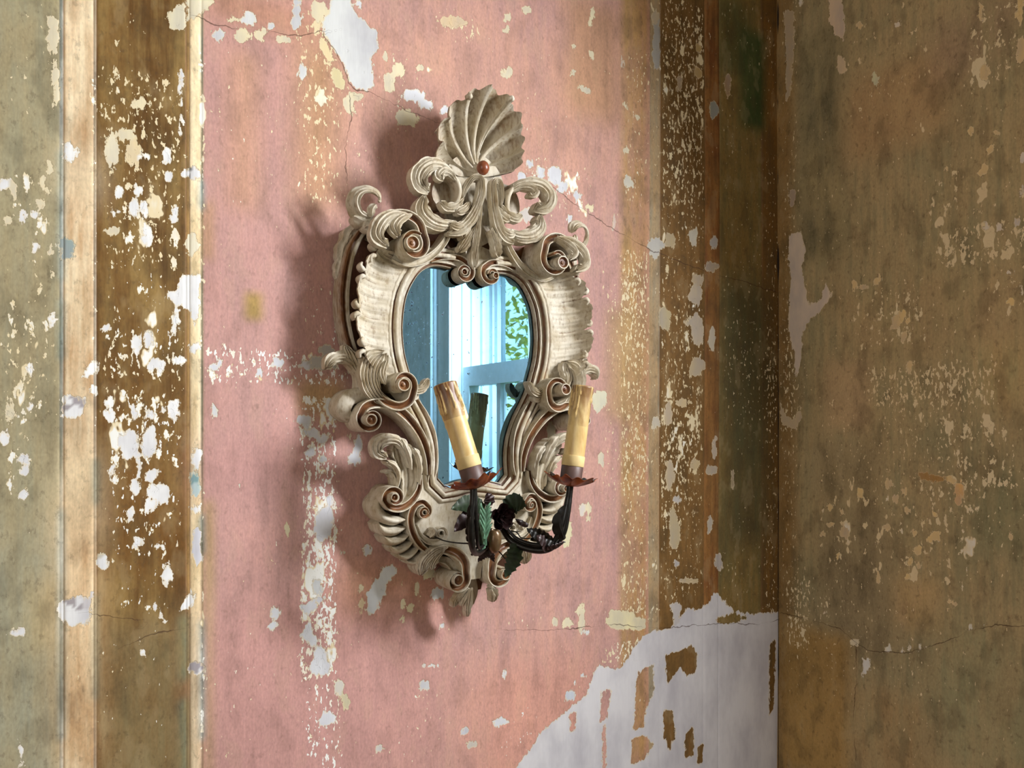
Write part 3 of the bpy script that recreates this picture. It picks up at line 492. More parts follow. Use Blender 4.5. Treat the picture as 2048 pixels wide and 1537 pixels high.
# outside: ground and a sunlit tree
grass = simple('grass', rgb(150, 160, 90), 0.9, var=0.4, scale=2)
boxes('ground', [(XR + 0.5, XR + 30, -30, 20, -0.6, -0.5)], grass, kind='structure')
fol = simple('leaves_yellow_green', rgb(190, 178, 58), 0.7, var=0.5, scale=4); bark = simple('bark', rgb(110, 92, 76), 0.9)
def tree(x, y, h, r, seed, label):
    rg = np.random.default_rng(seed); V = []; Fc = []; T = []
    root = bpy.data.objects.new('garden_tree', None); COL.objects.link(root); root.location = (x, y, -0.5)
    n = 9000; c = rg.normal(size=(n, 3)) * np.array([r, r, h * 0.24]) * 0.55 + np.array([0, 0, h * 0.62])
    for p_ in c:
        a = rg.normal(size=3); a /= np.linalg.norm(a); b = np.cross(a, rg.normal(size=3)); b /= np.linalg.norm(b); s_ = rg.uniform(0.02, 0.045); k = np.cross(a, b)
        o = len(V); V += [p_ - a * s_ * 1.5, p_ + b * s_ * 0.6, p_ + a * s_ * 1.5, p_ - b * s_ * 0.6 + k * s_ * 0.2]; Fc.append((o, o + 1, o + 2, o + 3))
    obj('foliage', V, Fc, fol, root, smooth=False, kind='stuff', recalc=False)
    V = []; Fc = []
    def limb(a, b, ra, rb):
        a, b = np.array(a), np.array(b); o = len(V); 
        for q, rr in ((a, ra), (b, rb)):
            for k in range(8): V.append(q + rr * np.array([math.cos(k * math.pi / 4), math.sin(k * math.pi / 4), 0]))
        Fc.extend([(o + k, o + (k + 1) % 8, o + 8 + (k + 1) % 8, o + 8 + k) for k in range(8)])
    limb((0, 0, 0), (0.05, 0.02, h * 0.45), 0.12, 0.08)
    for k in range(7):
        t = 2 * math.pi * k / 7; limb((0.03, 0.02, h * (0.3 + 0.03 * k)), (r * 0.6 * math.cos(t), r * 0.6 * math.sin(t), h * (0.6 + 0.04 * k)), 0.05, 0.015)
    obj('trunk', V, Fc, bark, root)
    tag(root, label, 'tree')
tree(XR + 3.2, -4.0, 4.2, 1.5, 3, 'yellow-green tree in the garden, reflected in the mirror glass')
#@@MIRROR@@
# ------------------------------------------------------------------ the carved mirror
ZR = P(935, 1215, 0.015)[1]                       # foot of the mirror
MIR = bpy.data.objects.new('wall_mirror', None); COL.objects.link(MIR); MIR.location = (0, 0, ZR)
tag(MIR, 'carved cream and gilt rococo wall mirror with shell crest and two candle arms', 'mirror')

def carved_material():
    m = N('antiqued_cream_paint'); tc = m.node('ShaderNodeTexCoord').outputs['Object']
    n1 = m.noise(tc, 45, 4, 0.6); n2 = m.noise(m.scaled(tc, (260, 260, 90)), 1.0, 2, 0.6)
    cream = m.mix(m.ramp(n1, 0.35, 0.7), rgb(212, 204, 188), rgb(176, 160, 130))
    cream = m.mix(m.math('MULTIPLY', m.ramp(n2, 0.52, 0.74), 0.6), cream, rgb(140, 116, 82))
    brown = m.mix(m.ramp(n1, 0.35, 0.65), rgb(88, 52, 33), rgb(130, 88, 52))
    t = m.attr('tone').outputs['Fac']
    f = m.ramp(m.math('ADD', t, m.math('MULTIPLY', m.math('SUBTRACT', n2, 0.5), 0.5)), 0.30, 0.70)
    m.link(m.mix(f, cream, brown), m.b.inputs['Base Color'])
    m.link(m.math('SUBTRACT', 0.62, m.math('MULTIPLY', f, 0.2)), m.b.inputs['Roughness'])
    m.bump(n2, 0.0005, 0.5)
    return m.m
CARV = carved_material()

def curve(pts, n):
    """smooth curve through rows of values (first three = position), n samples evenly spaced"""
    q = np.asarray(pts, float); k = len(q)
    if k == 2: return q[0] + (q[1] - q[0]) * np.linspace(0, 1, n)[:, None]
    ds = np.sqrt(np.maximum(np.linalg.norm(np.diff(q[:, :3], axis=0), axis=1), 1e-6)); t = np.concatenate([[0], np.cumsum(ds)])
    m = np.zeros_like(q)
    for i in range(k):
        if i == 0: m[i] = (q[1] - q[0]) / (t[1] - t[0])
        elif i == k - 1: m[i] = (q[-1] - q[-2]) / (t[-1] - t[-2])
        else:
            a = (q[i] - q[i - 1]) / (t[i] - t[i - 1]); b = (q[i + 1] - q[i]) / (t[i + 1] - t[i]); wa = t[i + 1] - t[i]; wb = t[i] - t[i - 1]
            m[i] = (a * wa + b * wb) / (wa + wb)
    def ev(x):
        i = np.clip(np.searchsorted(t, x, side='right') - 1, 0, k - 2); h = (t[i + 1] - t[i])[:, None]; s = ((x - t[i]) / (t[i + 1] - t[i]))[:, None]
        return (2 * s**3 - 3 * s**2 + 1) * q[i] + (s**3 - 2 * s**2 + s) * h * m[i] + (-2 * s**3 + 3 * s**2) * q[i + 1] + (s**3 - s**2) * h * m[i + 1]
    x = np.linspace(0, t[-1], n * 6); c = ev(x); L = np.concatenate([[0], np.cumsum(np.linalg.norm(np.diff(c[:, :3], axis=0), axis=1))])
    return np.stack([np.interp(np.linspace(0, L[-1], n), L, c[:, j]) for j in range(q.shape[1])], 1)
def px(pts):
    """rows (u, v, depth mm, extra...) -> rows (x, z, d, extra...)"""
    return np.array([list(P(r[0], r[1], r[2] / 1000.0)) + [e_ / 1000.0 for e_ in r[3:]] for r in pts])
def spiral(pts, center, turns, sgn, rise=0.006, rend=0.0035, wend=0.0016, n=46):
    """continue rows (x, z, d, w) into a volute around a centre (u, v, depth mm)"""
    c = P(center[0], center[1], center[2] / 1000.0); l = pts[-1]; r0 = math.hypot(l[0] - c[0], l[1] - c[1]); a0 = math.atan2(l[1] - c[1], l[0] - c[0]); out = []
    for i in range(1, n + 1):
        t = i / n; r = r0 * (rend / r0) ** (t ** 0.9); a = a0 + sgn * t * turns * 2 * math.pi
        out.append([c[0] + r * math.cos(a), c[1] + r * math.sin(a), l[2] + (c[2] - l[2]) * t + rise * t, l[3] + (wend - l[3]) * t])
    return np.vstack([pts, np.array(out)])
# cross-sections: (across -1..1, height in units of relief, tone 0 cream .. 1 gilt brown); None = down to the base
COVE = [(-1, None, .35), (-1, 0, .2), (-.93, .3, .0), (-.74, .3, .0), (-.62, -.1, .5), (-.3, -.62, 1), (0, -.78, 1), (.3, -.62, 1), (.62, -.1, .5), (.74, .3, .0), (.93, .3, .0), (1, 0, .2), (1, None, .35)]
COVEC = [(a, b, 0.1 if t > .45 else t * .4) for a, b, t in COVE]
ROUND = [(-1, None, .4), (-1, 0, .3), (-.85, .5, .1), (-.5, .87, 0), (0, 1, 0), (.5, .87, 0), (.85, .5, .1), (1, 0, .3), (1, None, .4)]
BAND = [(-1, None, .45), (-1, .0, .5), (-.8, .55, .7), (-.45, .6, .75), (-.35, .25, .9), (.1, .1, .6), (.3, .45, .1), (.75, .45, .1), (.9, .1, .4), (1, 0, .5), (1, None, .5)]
PARTS = []
def local(x, z, d): return (x, -d, z - ZR)
def put(name, V, Fc, tone, sym=True, mat=None, angle=48, parent=None):
    V = [local(*q) for q in V]; o = obj(name, V, Fc, mat or CARV, parent or MIR, tone, angle=angle)
    if sym:
        o2 = obj(name, [(-x, y, z) for x, y, z in V], [f[::-1] for f in Fc], mat or CARV, parent or MIR, tone, angle=angle)
    return o
def sweep(name, rows, sec, relief=0.004, base=0.004, n=60, sym=True, mat=None, raw=False, taper=None):
    """rows (x, z, d, w): sweep a cross-section along the path, sides carried down to the base depth"""
    c = rows if raw else curve(rows, n); T = np.gradient(c[:, :2], axis=0); T /= np.linalg.norm(T, axis=1)[:, None] + 1e-12
    Nn = np.stack([-T[:, 1], T[:, 0]], 1); V = []; tone = []; k = len(sec)
    for i, r in enumerate(c):
        wv = r[3]; e_ = relief * min(1.0, wv / 0.004)
        for a, b, t in sec:
            x, z = r[:2] + Nn[i] * a * wv; V.append((x, z, (base if b is None else r[2] + b * e_))); tone.append(t)
    Fc = [(i * k + j, i * k + j + 1, (i + 1) * k + j + 1, (i + 1) * k + j) for i in range(len(c) - 1) for j in range(k - 1)]
    Fc += [tuple(range(k)), tuple(range((len(c) - 1) * k, len(c) * k))]
    return put(name, V, Fc, tone, sym, mat)
def eye(c, r, top, base, sym=True):
    """the rolled end of a volute: a short drum with a light rim and a hollow gilt face; c = (u, v, depth mm)"""
    q = P(c[0], c[1], c[2] / 1000.0); r /= 1000.0; top /= 1000.0; base /= 1000.0
    prof = [(r * 1.06, base, .45), (r, top - .0006, .35), (r * .97, top, .0), (r * .84, top, .05), (r * .78, top - .0014, .8), (r * .55, top - .0034, 1), (r * .3, top - .0030, 1), (r * .22, top - .0016, .8), (.0002, top - .0012, .7)]
    V = []; tn = []; S = 32; k = len(prof)
    for j in range(S):
        t = 2 * math.pi * j / S
        for rr, h, tt in prof: V.append((q[0] + rr * math.cos(t), q[1] + rr * math.sin(t), h)); tn.append(tt)
    F = [(j * k + i, ((j + 1) % S) * k + i, ((j + 1) % S) * k + i + 1, j * k + i + 1) for j in range(S) for i in range(k - 1)]
    return put('volute_eye', V, F, tn, sym, angle=35)
def leaf(name, rows, lobes=4, depth=0.22, ribs=3, rib=0.0011, bulge=0.003, skew=0.12, base=None, thick=0.006, ns=30, nt=17, sym=True, tone=0.10, groove=0.36, tip=0.35, root=0.75, tilt=0.0, side=(1, 1)):
    """a carved acanthus leaf: rows (x, z, d, half-width) along its spine"""
    c = curve(rows, ns); T = np.gradient(c[:, :2], axis=0); T /= np.linalg.norm(T, axis=1)[:, None] + 1e-12
    Nn = np.stack([-T[:, 1], T[:, 0]], 1); V = []; tn = []; L = np.linspace(0, 1, ns); tt = np.linspace(-1, 1, nt)
    st = np.linalg.norm(np.diff(c[:, :2], axis=0), axis=1).sum()
    ct, sn = math.cos(tilt), math.sin(tilt)
    for i, s in enumerate(L):
        env = min(1.0, (root + (1 - root) * min(1, s / 0.25))) * (tip + (1 - tip) * math.sqrt(max(0.0, 1 - max(0, (s - 0.72) / 0.28) ** 2)))
        lob = abs(math.sin(math.pi * (lobes * s + 0.15))) ** 0.55
        row = []
        for j, t in enumerate(tt):
            wv = c[i, 3] * env * side[0 if t < 0 else 1] * (1 - depth * (1 - lob) * abs(t) ** 1.5)
            adv = skew * st * abs(t) ** 1.6 * c[i, 3] / max(c[:, 3].max(), 1e-6)
            g = math.cos(2 * math.pi * ribs * t) if ribs else 0.0
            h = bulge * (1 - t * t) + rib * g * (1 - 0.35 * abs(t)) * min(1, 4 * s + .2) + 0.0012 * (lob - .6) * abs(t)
            off = t * wv
            x = c[i, 0] + Nn[i, 0] * off * ct + T[i, 0] * adv; z = c[i, 1] + Nn[i, 1] * off * ct + T[i, 1] * adv
            row.append((x, z, c[i, 2] + h + off * sn)); tn_ = tone + groove * max(0, -g) * (1 - 0.5 * abs(t)) if ribs else tone
            tn.append(tn_)
        b0 = row[0]; b1 = row[-1]; bd = lambda q: (base if base is not None else max(0.004, q[2] - thick))
        V += [(b0[0], b0[1], bd(b0))] + row + [(b1[0], b1[1], bd(b1))]; tn = tn[:-nt] + [.35] + tn[-nt:] + [.35]
    k = nt + 2
    Fc = [(i * k + j, i * k + j + 1, (i + 1) * k + j + 1, (i + 1) * k + j) for i in range(ns - 1) for j in range(k - 1)]
    Fc += [(i * k, (i + 1) * k, (i + 1) * k + k - 1, i * k + k - 1) for i in range(ns - 1)]
    Fc += [tuple(range(k)), tuple(range((ns - 1) * k, ns * k))]
    return put(name, V, Fc, tn, sym, angle=60)
def plate(name, poly, d0, d1, hole=None, bevel=0.002, tone=.15, sym=False, side_tone=.5, mat=None):
    """a flat board from an outline (rows x, z), optional hole"""
    bm = bmesh.new(); loops = [poly] + ([hole] if hole is not None else []); ed = []
    for lp in loops:
        vs = [bm.verts.new((q[0], q[1], 0)) for q in lp]; ed += [bm.edges.new((vs[i], vs[(i + 1) % len(vs)])) for i in range(len(vs))]
    bmesh.ops.triangle_fill(bm, use_beauty=True, use_dissolve=False, edges=ed)
    bm.verts.ensure_lookup_table(); n = len(bm.verts); top = [(v.co.x, v.co.y, d1) for v in bm.verts]; F0 = [tuple(v.index for v in f.verts) for f in bm.faces]
    bm.verts.index_update(); F0 = [tuple(v.index for v in f.verts) for f in bm.faces]; bm.free()
    V = top + [(x, z, d0) for x, z, _ in top]; Fc = F0 + [tuple(i + n for i in f)[::-1] for f in F0]; o = 0
    V += [(x, z, d1) for x, z, _ in top] + [(x, z, d0) for x, z, _ in top]
    for lp in loops:
        m_ = len(lp); Fc += [(2 * n + o + i, 2 * n + o + (i + 1) % m_, 3 * n + o + (i + 1) % m_, 3 * n + o + i) for i in range(m_)]; o += m_
    return put(name, V, Fc, [tone] * n + [side_tone] * n + [side_tone] * (2 * n), sym, mat)
def both(rows):
    """left-half outline (top to bottom) -> closed outline"""
    r = np.asarray(rows)[:, :2]; m_ = r[::-1] * np.array([-1, 1]); return np.vstack([r, m_])

# opening outline (left half, top to bottom), at the lip
OPEN = curve(px([(912, 541, 31), (896, 536, 31), (867, 533, 31), (843, 544, 31), (827, 565, 31), (814, 594, 31), (807.5, 633, 31), (806.5, 670, 31), (811, 710, 31), (820, 744, 31), (830, 778, 31), (842, 803, 31), (859, 836, 31), (872, 872, 31), (877, 900, 31), (878, 925, 31), (876, 956, 31)]), 90)
EAR = px([(876, 957, 31), (890, 972, 31), (905, 967, 31), (925, 961, 31), (946, 957.5, 31)]); EAR[-1][0] = 0.0
openL = np.vstack([OPEN[:, :2], EAR[1:, :2]])
openL[0, 0] = min(openL[0, 0], -0.012)
OPENING = np.vstack([openL, (openL[:-1] * np.array([-1, 1]))[::-1]])
def offset(lp, o, closed=True):
    q = np.asarray(lp); t = np.roll(q, -1, 0) - np.roll(q, 1, 0)
    if not closed: t[0] = q[1] - q[0]; t[-1] = q[-1] - q[-2]
    t /= np.linalg.norm(t, axis=1)[:, None] + 1e-12
    nv = np.stack([t[:, 1], -t[:, 0]], 1)
    area2 = (q[:, 0] * np.roll(q[:, 1], -1) - q[:, 1] * np.roll(q[:, 0], -1)).sum()
    return q + nv * (o if area2 > 0 else -o)
# carcass board and the painted face board in front of it
outl = px([(938, 300, 20), (905, 305, 20), (884, 330, 20), (872, 380, 20), (880, 430, 20), (893, 458, 20), (872, 480, 20), (845, 478, 20), (800, 452, 20), (752, 462, 20), (752, 500, 20), (744, 540, 20), (738, 600, 20), (738, 650, 20), (744, 700, 20), (750, 760, 20), (748, 800, 20), (790, 822, 20), (822, 852, 20), (838, 890, 20), (838, 930, 20), (806, 950, 20), (780, 985, 20), (772, 1020, 20), (790, 1060, 20), (822, 1098, 20), (860, 1118, 20), (893, 1122, 20), (906, 1150, 20), (914, 1186, 20)])
def smoothL(r, n): return curve(np.hstack([r[:, :2], r[:, :1] * 0]), n)[:, :2]
BACK = both(smoothL(outl, 120))
hole = offset(OPENING, 0.004)
plate('carcass_board', BACK, 0.002, 0.018, None, tone=.8, side_tone=.9)
face = px([(944, 488, 33), (905, 496, 33), (872, 508, 33), (835, 520, 33), (792, 528, 33), (755, 540, 33), (730, 580, 33), (726, 640, 33), (736, 700, 33), (760, 760, 33), (790, 800, 33), (818, 830, 33), (842, 868, 33), (852, 905, 33), (848, 940, 33), (834, 975, 33), (818, 1010, 33), (818, 1050, 33), (842, 1095, 33), (880, 1100, 33), (915, 1108, 33), (932, 1132, 33), (936, 1160, 33)])
FACE = both(smoothL(face, 90))
plate('face_board', FACE, 0.018, 0.0345, hole, tone=.02, side_tone=.5)
# glass
glassm = N('old_blue_mirror_glass'); tc = glassm.node('ShaderNodeTexCoord').outputs['Object']
sp = glassm.node('ShaderNodeSeparateXYZ'); glassm.link(tc, sp.inputs[0])
fox = glassm.noise(glassm.scaled(tc, (190, 1, 120)), 1.0, 3, 0.6); fx = glassm.ramp(sp.outputs[0], -0.115, -0.03); fz = glassm.ramp(glassm.math('ABSOLUTE', glassm.math('SUBTRACT', sp.outputs[2], 0.375)), 0.015, 0.075)
reg = glassm.math('MULTIPLY', glassm.math('SUBTRACT', 1.0, fx), glassm.math('SUBTRACT', 1.0, fz))
sel = glassm.ramp(glassm.math('ADD', fox, glassm.math('MULTIPLY', reg, 0.13)), 0.66, 0.70)
haze = glassm.noise(tc, 22, 4)
glassm.link(glassm.mix(sel, glassm.mix(haze, rgb(138, 204, 250), rgb(164, 220, 255)), rgb(14, 40, 54)), glassm.b.inputs['Base Color'])
glassm.link(glassm.math('SUBTRACT', 1.0, sel), glassm.b.inputs['Metallic'])
glassm.link(glassm.math('ADD', 0.012, glassm.math('MULTIPLY', sel, 0.2)), glassm.b.inputs['Roughness'])
gl = offset(OPENING, 0.006)
plate('mirror_glass', gl, 0.0185, 0.0215, None, mat=glassm.m)
# moulding round the opening: lip, gilt cove, bead, groove
MOUL = [(0, .0228, .5), (0, .0300, .3), (.0008, .0312, .1), (.0014, .0308, .4), (.0018, .0294, 1), (.0050, .0300, 1), (.0078, .0330, 1), (.0090, .0380, .9), (.0098, .0405, .1), (.0116, .0418, 0), (.0136, .0412, 0), (.0150, .0392, .1), (.0156, .0364, .9), (.0170, .0362, .8), (.0180, .0380, .1), (.0205, .0384, 0), (.0225, .0360, .1), (.0230, .0330, .3)]
LP = np.vstack([openL, (openL[:-1] * np.array([-1, 1]))[::-1]])[2:-2]
V = []; tn = []; k = len(MOUL)
tt_ = np.zeros_like(LP); tt_[1:-1] = LP[2:] - LP[:-2]; tt_[0] = LP[1] - LP[0]; tt_[-1] = LP[-1] - LP[-2]; tt_ /= np.linalg.norm(tt_, axis=1)[:, None]
nn_ = np.stack([tt_[:, 1], -tt_[:, 0]], 1) * -1
ctr = np.array([0.0, openL[:, 1].mean()])
if ((LP[40] - ctr) @ nn_[40]) < 0: nn_ = -nn_
for q, nv in zip(LP, nn_):
    for a, d, t in MOUL: V.append((q[0] + nv[0] * a, q[1] + nv[1] * a, d)); tn.append(t)
Fc = [(i * k + j, i * k + j + 1, (i + 1) * k + j + 1, (i + 1) * k + j) for i in range(len(LP) - 1) for j in range(k - 1)] + [tuple(range(k)), tuple(range((len(LP) - 1) * k, len(LP) * k))]
put('opening_moulding', V, Fc, tn, sym=False, angle=70)
# the pair of small volutes that close the moulding at the top
r_ = px([(862, 521, 37, 3.2), (890, 514, 38, 3.6), (922, 518, 40, 4.2), (941, 532, 42, 4.4)])
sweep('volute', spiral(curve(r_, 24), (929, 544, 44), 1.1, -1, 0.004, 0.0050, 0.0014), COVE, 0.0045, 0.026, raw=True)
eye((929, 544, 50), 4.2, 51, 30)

# fluted wing beside the glass
def wing():
    inn = curve(px([(858, 512, 37), (828, 532, 37), (803, 562, 37), (788, 600, 37), (780, 640, 37), (779, 680, 37), (785, 716, 37), (797, 752, 37), (806, 775, 37)]), 110)
    out = curve(px([(775, 502, 52), (748, 500, 55), (730, 524, 57), (716, 562, 57), (711, 600, 57), (711, 640, 57), (717, 682, 57), (731, 716, 55), (748, 752, 50)]), 110)
    ns, nt = 110, 22; V = []; tn = []; top = []
    edge_s = np.array([0.0, 0.13, 0.30, 0.55, 0.79, 1.0])
    for i in range(ns):
        s = i / (ns - 1); j0 = np.searchsorted(edge_s, s, side='right') - 1; j0 = min(max(j0, 0), len(edge_s) - 2); f = np.clip((s - edge_s[j0]) / (edge_s[j0 + 1] - edge_s[j0]), 0, 1)
        sc = math.sin(math.pi * f) ** 0.38 if 0 < f < 1 else 0.0; row = []
        for j in range(nt):
            t = j / (nt - 1); q = inn[i] + (out[i] - inn[i]) * (t * (0.82 + 0.18 * sc) + (0.03 * math.sin(f * 6.28) * t * t))
            sag = -0.010 * math.sin(math.pi * t ** 1.25) * 0.9
            fl = 0.0010 * (math.sin(2 * math.pi * (f * 3 + 0.3 * t)) + 0.6 * math.sin(s * 190 + 2 * t)) * (0.25 + t)
            crv = -0.005 * (1 - sc) * t ** 2 + 0.005 * max(0, t - .86) / .14 * (0.4 + sc)
            zb = -0.004 * math.sin(math.pi * t) * (1 - s)
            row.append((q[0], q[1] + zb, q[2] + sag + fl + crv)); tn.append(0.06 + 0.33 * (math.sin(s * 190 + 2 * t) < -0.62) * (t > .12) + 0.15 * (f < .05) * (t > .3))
        V += row
    n1 = len(V); V += [(x, z, d - 0.0045) for x, z, d in V]; tn += [.55] * n1
    F = [];
    for i in range(ns - 1):
        for j in range(nt - 1):
            a = i * nt + j; F.append((a, a + 1, a + nt + 1, a + nt)); F.append((n1 + a, n1 + a + nt, n1 + a + nt + 1, n1 + a + 1))
        F.append((i * nt + nt - 1, (i + 1) * nt + nt - 1, n1 + (i + 1) * nt + nt - 1, n1 + i * nt + nt - 1)); F.append((i * nt, n1 + i * nt, n1 + (i + 1) * nt, (i + 1) * nt))
    for j in range(nt - 1):
        F.append((j, n1 + j, n1 + j + 1, j + 1)); b = (ns - 1) * nt + j; F.append((b, b + 1, n1 + b + 1, n1 + b))
    put('fluted_wing', V, F, tn, angle=55)
    # little rolled tips on the scalloped edge
    for m_ in range(1, len(edge_s) - 1):
        i = int(edge_s[m_] * (ns - 1)); q = out[i]; dv = (out[i] - inn[i])[:2]; dv /= np.linalg.norm(dv); tv = np.array([-dv[1], dv[0]])
        for sg in (-1, 1):
            p0 = q[:2] - dv * 0.0010 + tv * sg * 0.0120; p1 = q[:2] + dv * 0.0008 + tv * sg * 0.0072; p2 = q[:2] - dv * 0.0022 + tv * sg * 0.0040; p3 = q[:2] - dv * 0.0058 + tv * sg * 0.0044
            sweep('rolled_tip', np.array([[*p0, q[2] + .001, .0012], [*p1, q[2] + .003, .0022], [*p2, q[2] + .003, .0026], [*p3, q[2] + .001, .0016]]), ROUND, 0.003, q[2] - 0.008, n=14)
wing()
# outer rim band and the small leaves on its flank
sweep('rim_band', px([(752, 447, 30, 4), (727, 462, 29, 5), (707, 492, 28, 6), (695, 535, 27, 6.5), (689, 585, 27, 6.5), (690, 632, 27, 6.5), (698, 676, 27, 6), (710, 712, 27, 5), (720, 740, 27, 4)]), BAND, 0.006, 0.003, n=60)
leaf('flank_leaf', px([(716, 452, 24, 6), (700, 465, 22, 7), (692, 488, 19, 6)]), 3, .25, 1, .0012, .003, ns=16, nt=11, base=.003)
leaf('flank_leaf', px([(702, 470, 22, 6), (687, 492, 18, 7), (681, 520, 15, 5)]), 3, .25, 1, .0012, .003, ns=16, nt=11, base=.003)
leaf('flank_leaf', px([(690, 505, 18, 5), (680, 530, 14, 6), (677, 556, 12, 4)]), 3, .25, 1, .0012, .003, ns=16, nt=11, base=.003)
# upper scroll, its leaves and its tail
r_ = px([(752, 470, 52, 3), (762, 446, 58, 4.5), (786, 430, 62, 5.5), (815, 430, 64, 6), (838, 446, 65, 6), (847, 472, 66, 5.6)])
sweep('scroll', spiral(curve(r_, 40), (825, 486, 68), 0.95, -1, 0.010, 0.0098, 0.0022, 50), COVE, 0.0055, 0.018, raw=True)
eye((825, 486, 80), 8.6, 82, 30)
sweep('scroll_tail', px([(786, 516, 44, 2.5), (812, 527, 45, 4), (840, 524, 45, 4.5), (868, 508, 45, 4.5), (888, 486, 46, 4), (902, 462, 46, 3)]), COVEC, 0.004, 0.018, n=44)
leaf('leaf', px([(812, 428, 66, 5), (784, 430, 73, 8), (763, 447, 76, 9), (756, 470, 74, 8), (770, 490, 70, 5)]), 3, .16, 2, .0016, .004, thick=.012, tilt=0.25)
leaf('leaf', px([(822, 430, 68, 4), (803, 437, 76, 7), (791, 452, 78, 7), (795, 470, 74, 4)]), 2, .16, 2, .0015, .004, thick=.010, tilt=0.3)
leaf('leaf', px([(745, 440, 44, 5), (726, 444, 46, 7), (708, 436, 46, 5)]), 2, .3, 1, .0012, .004, thick=.014, ns=16, nt=11)
leaf('leaf', px([(752, 445, 50, 5), (738, 452, 52, 7), (728, 456, 50, 4)]), 2, .3, 1, .0012, .004, thick=.014, ns=16, nt=11)
leaf('curled_leaf', px([(744, 438, 44, 8), (722, 430, 48, 10), (712, 410, 52, 10), (716, 390, 55, 10), (733, 381, 57, 9), (751, 386, 58, 8), (758, 398, 57, 5)]), 3, .18, 2, .0010, .003, thick=.004, tilt=-0.75, ns=34, tip=.5)
leaf('curled_leaf', px([(742, 436, 50, 4), (744, 418, 54, 5), (750, 410, 56, 4)]), 2, .2, 1, .001, .002, thick=.004, tilt=-.4, ns=14, nt=9)

# ---- crest
plate('crest_board', both(smoothL(px([(945, 300, 36), (905, 320, 36), (890, 350, 36), (885, 400, 36), (892, 440, 36), (912, 468, 36), (945, 495, 36)]), 30)), 0.015, 0.036, tone=.3, sym=False)
def shell():
    rim = curve(px([(893, 336, 62), (880, 318, 66), (877, 300, 69), (880, 270, 73), (889, 236, 77), (906, 211, 81), (926, 193, 84), (950, 178, 86), (975, 172, 87), (1000, 185, 86), (1020, 203, 84), (1036, 224, 81), (1042, 248, 77), (1045, 276, 73), (1044, 302, 69), (1040, 325, 66), (1020, 345, 62)]), 260)[:, :3]
    rim[:, 0] = (rim[:, 0] - rim[::-1, 0]) / 2 * 0.35 + rim[:, 0] * 0.65 ; c = P(956, 348, 0.052); ns, nt = 260, 40; V = []; tn = []
    nr = 8
    for i in range(ns):
        a = i / (ns - 1); ph = (a * nr) % 1.0; k = 2 * abs(ph - 0.5)          # 1 on a ridge, 0 in a flute
        lb = math.sin(math.pi * ph) ** 0.7; ridge = k ** 3; fl = math.cos(2 * math.pi * ph) * 0.5 + 0.5
        ru = 0.5 + 0.5 * math.sin(a * 2 * math.pi * nr * 2 + 1.0) ; ruff = math.sin(a * 117.0) * 0.5 + math.sin(a * 61 + 2) * 0.5
        for j in range(nt):
            s = j / (nt - 1); q = c + (rim[i] - c) * s
            ex = 1 + 0.075 * lb * s ** 5 - 0.03 * s ** 5 + 0.022 * ruff * s ** 8
            x = c[0] + (rim[i][0] - c[0]) * (0.45 * s + 0.55 * s ** 1.7) * ex; z = c[1] + (rim[i][1] - c[1]) * (0.55 * s + 0.45 * s ** 0.75) * ex
            bend = -0.018 * math.sin(math.pi * min(1, s * 1.02)) ** 1.0
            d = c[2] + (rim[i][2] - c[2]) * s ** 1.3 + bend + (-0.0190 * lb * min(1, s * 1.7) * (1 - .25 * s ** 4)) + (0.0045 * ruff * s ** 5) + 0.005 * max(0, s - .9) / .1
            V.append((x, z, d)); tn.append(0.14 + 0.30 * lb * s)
    n1 = len(V); V += [(x, z, d - 0.005) for x, z, d in V]; tn += [.5] * n1; F = []
    for i in range(ns - 1):
        for j in range(nt - 1):
            a = i * nt + j; F.append((a, a + 1, a + nt + 1, a + nt)); F.append((n1 + a, n1 + a + nt, n1 + a + nt + 1, n1 + a + 1))
        F.append((i * nt + nt - 1, (i + 1) * nt + nt - 1, n1 + (i + 1) * nt + nt - 1, n1 + i * nt + nt - 1))
    put('shell', V, F, tn, sym=False, angle=65)
    for m_ in range(2, nr - 1):
        i = int(m_ / nr * (ns - 1)); pts = []
        for s, wv in ((.14, 1.1), (.35, 1.7), (.6, 2.2), (.85, 2.7), (.985, 3.4)):
            q = V[i * nt + int(s * (nt - 1))]; pts.append([q[0], q[1], q[2] - .0002, wv / 1000])
        sweep('shell_rib', np.array(pts), ROUND, 0.0022, pts[0][2] - .012, n=26, sym=False)
        q = V[i * nt + nt - 1]; pts = [[q[0] - .0035, q[1], q[2] + .001, .002], [q[0], q[1] + .0008, q[2] + .0025, .0034], [q[0] + .0035, q[1], q[2] + .001, .002]]
        if m_ % 2: sweep('rolled_tip', np.array(pts), ROUND, 0.003, q[2] - .004, n=9, sym=False)
shell()
def ball(name, c, rx, ry, rz, mat, parent=None, nu=24, nv=16, tone=None, sym=False):
    V = []; F = []
    for i in range(nv + 1):
        th = math.pi * i / nv
        for j in range(nu): ph = 2 * math.pi * j / nu; V.append((c[0] + rx * math.sin(th) * math.cos(ph), c[1] + rz * math.cos(th), c[2] + ry * math.sin(th) * math.sin(ph)))
    for i in range(nv):
        for j in range(nu): F.append((i * nu + j, i * nu + (j + 1) % nu, (i + 1) * nu + (j + 1) % nu, (i + 1) * nu + j))
    return put(name, V, F, [tone or 0] * len(V), sym, mat, parent=parent)
copper = simple('copper_bole', rgb(132, 72, 46), 0.32, var=0.2, scale=120)
bead = ball('bead', P(966, 336, 0.071), 0.0078, 0.008, 0.0088, copper); bead['label'] = 'round copper-brown bead at the foot of the shell'
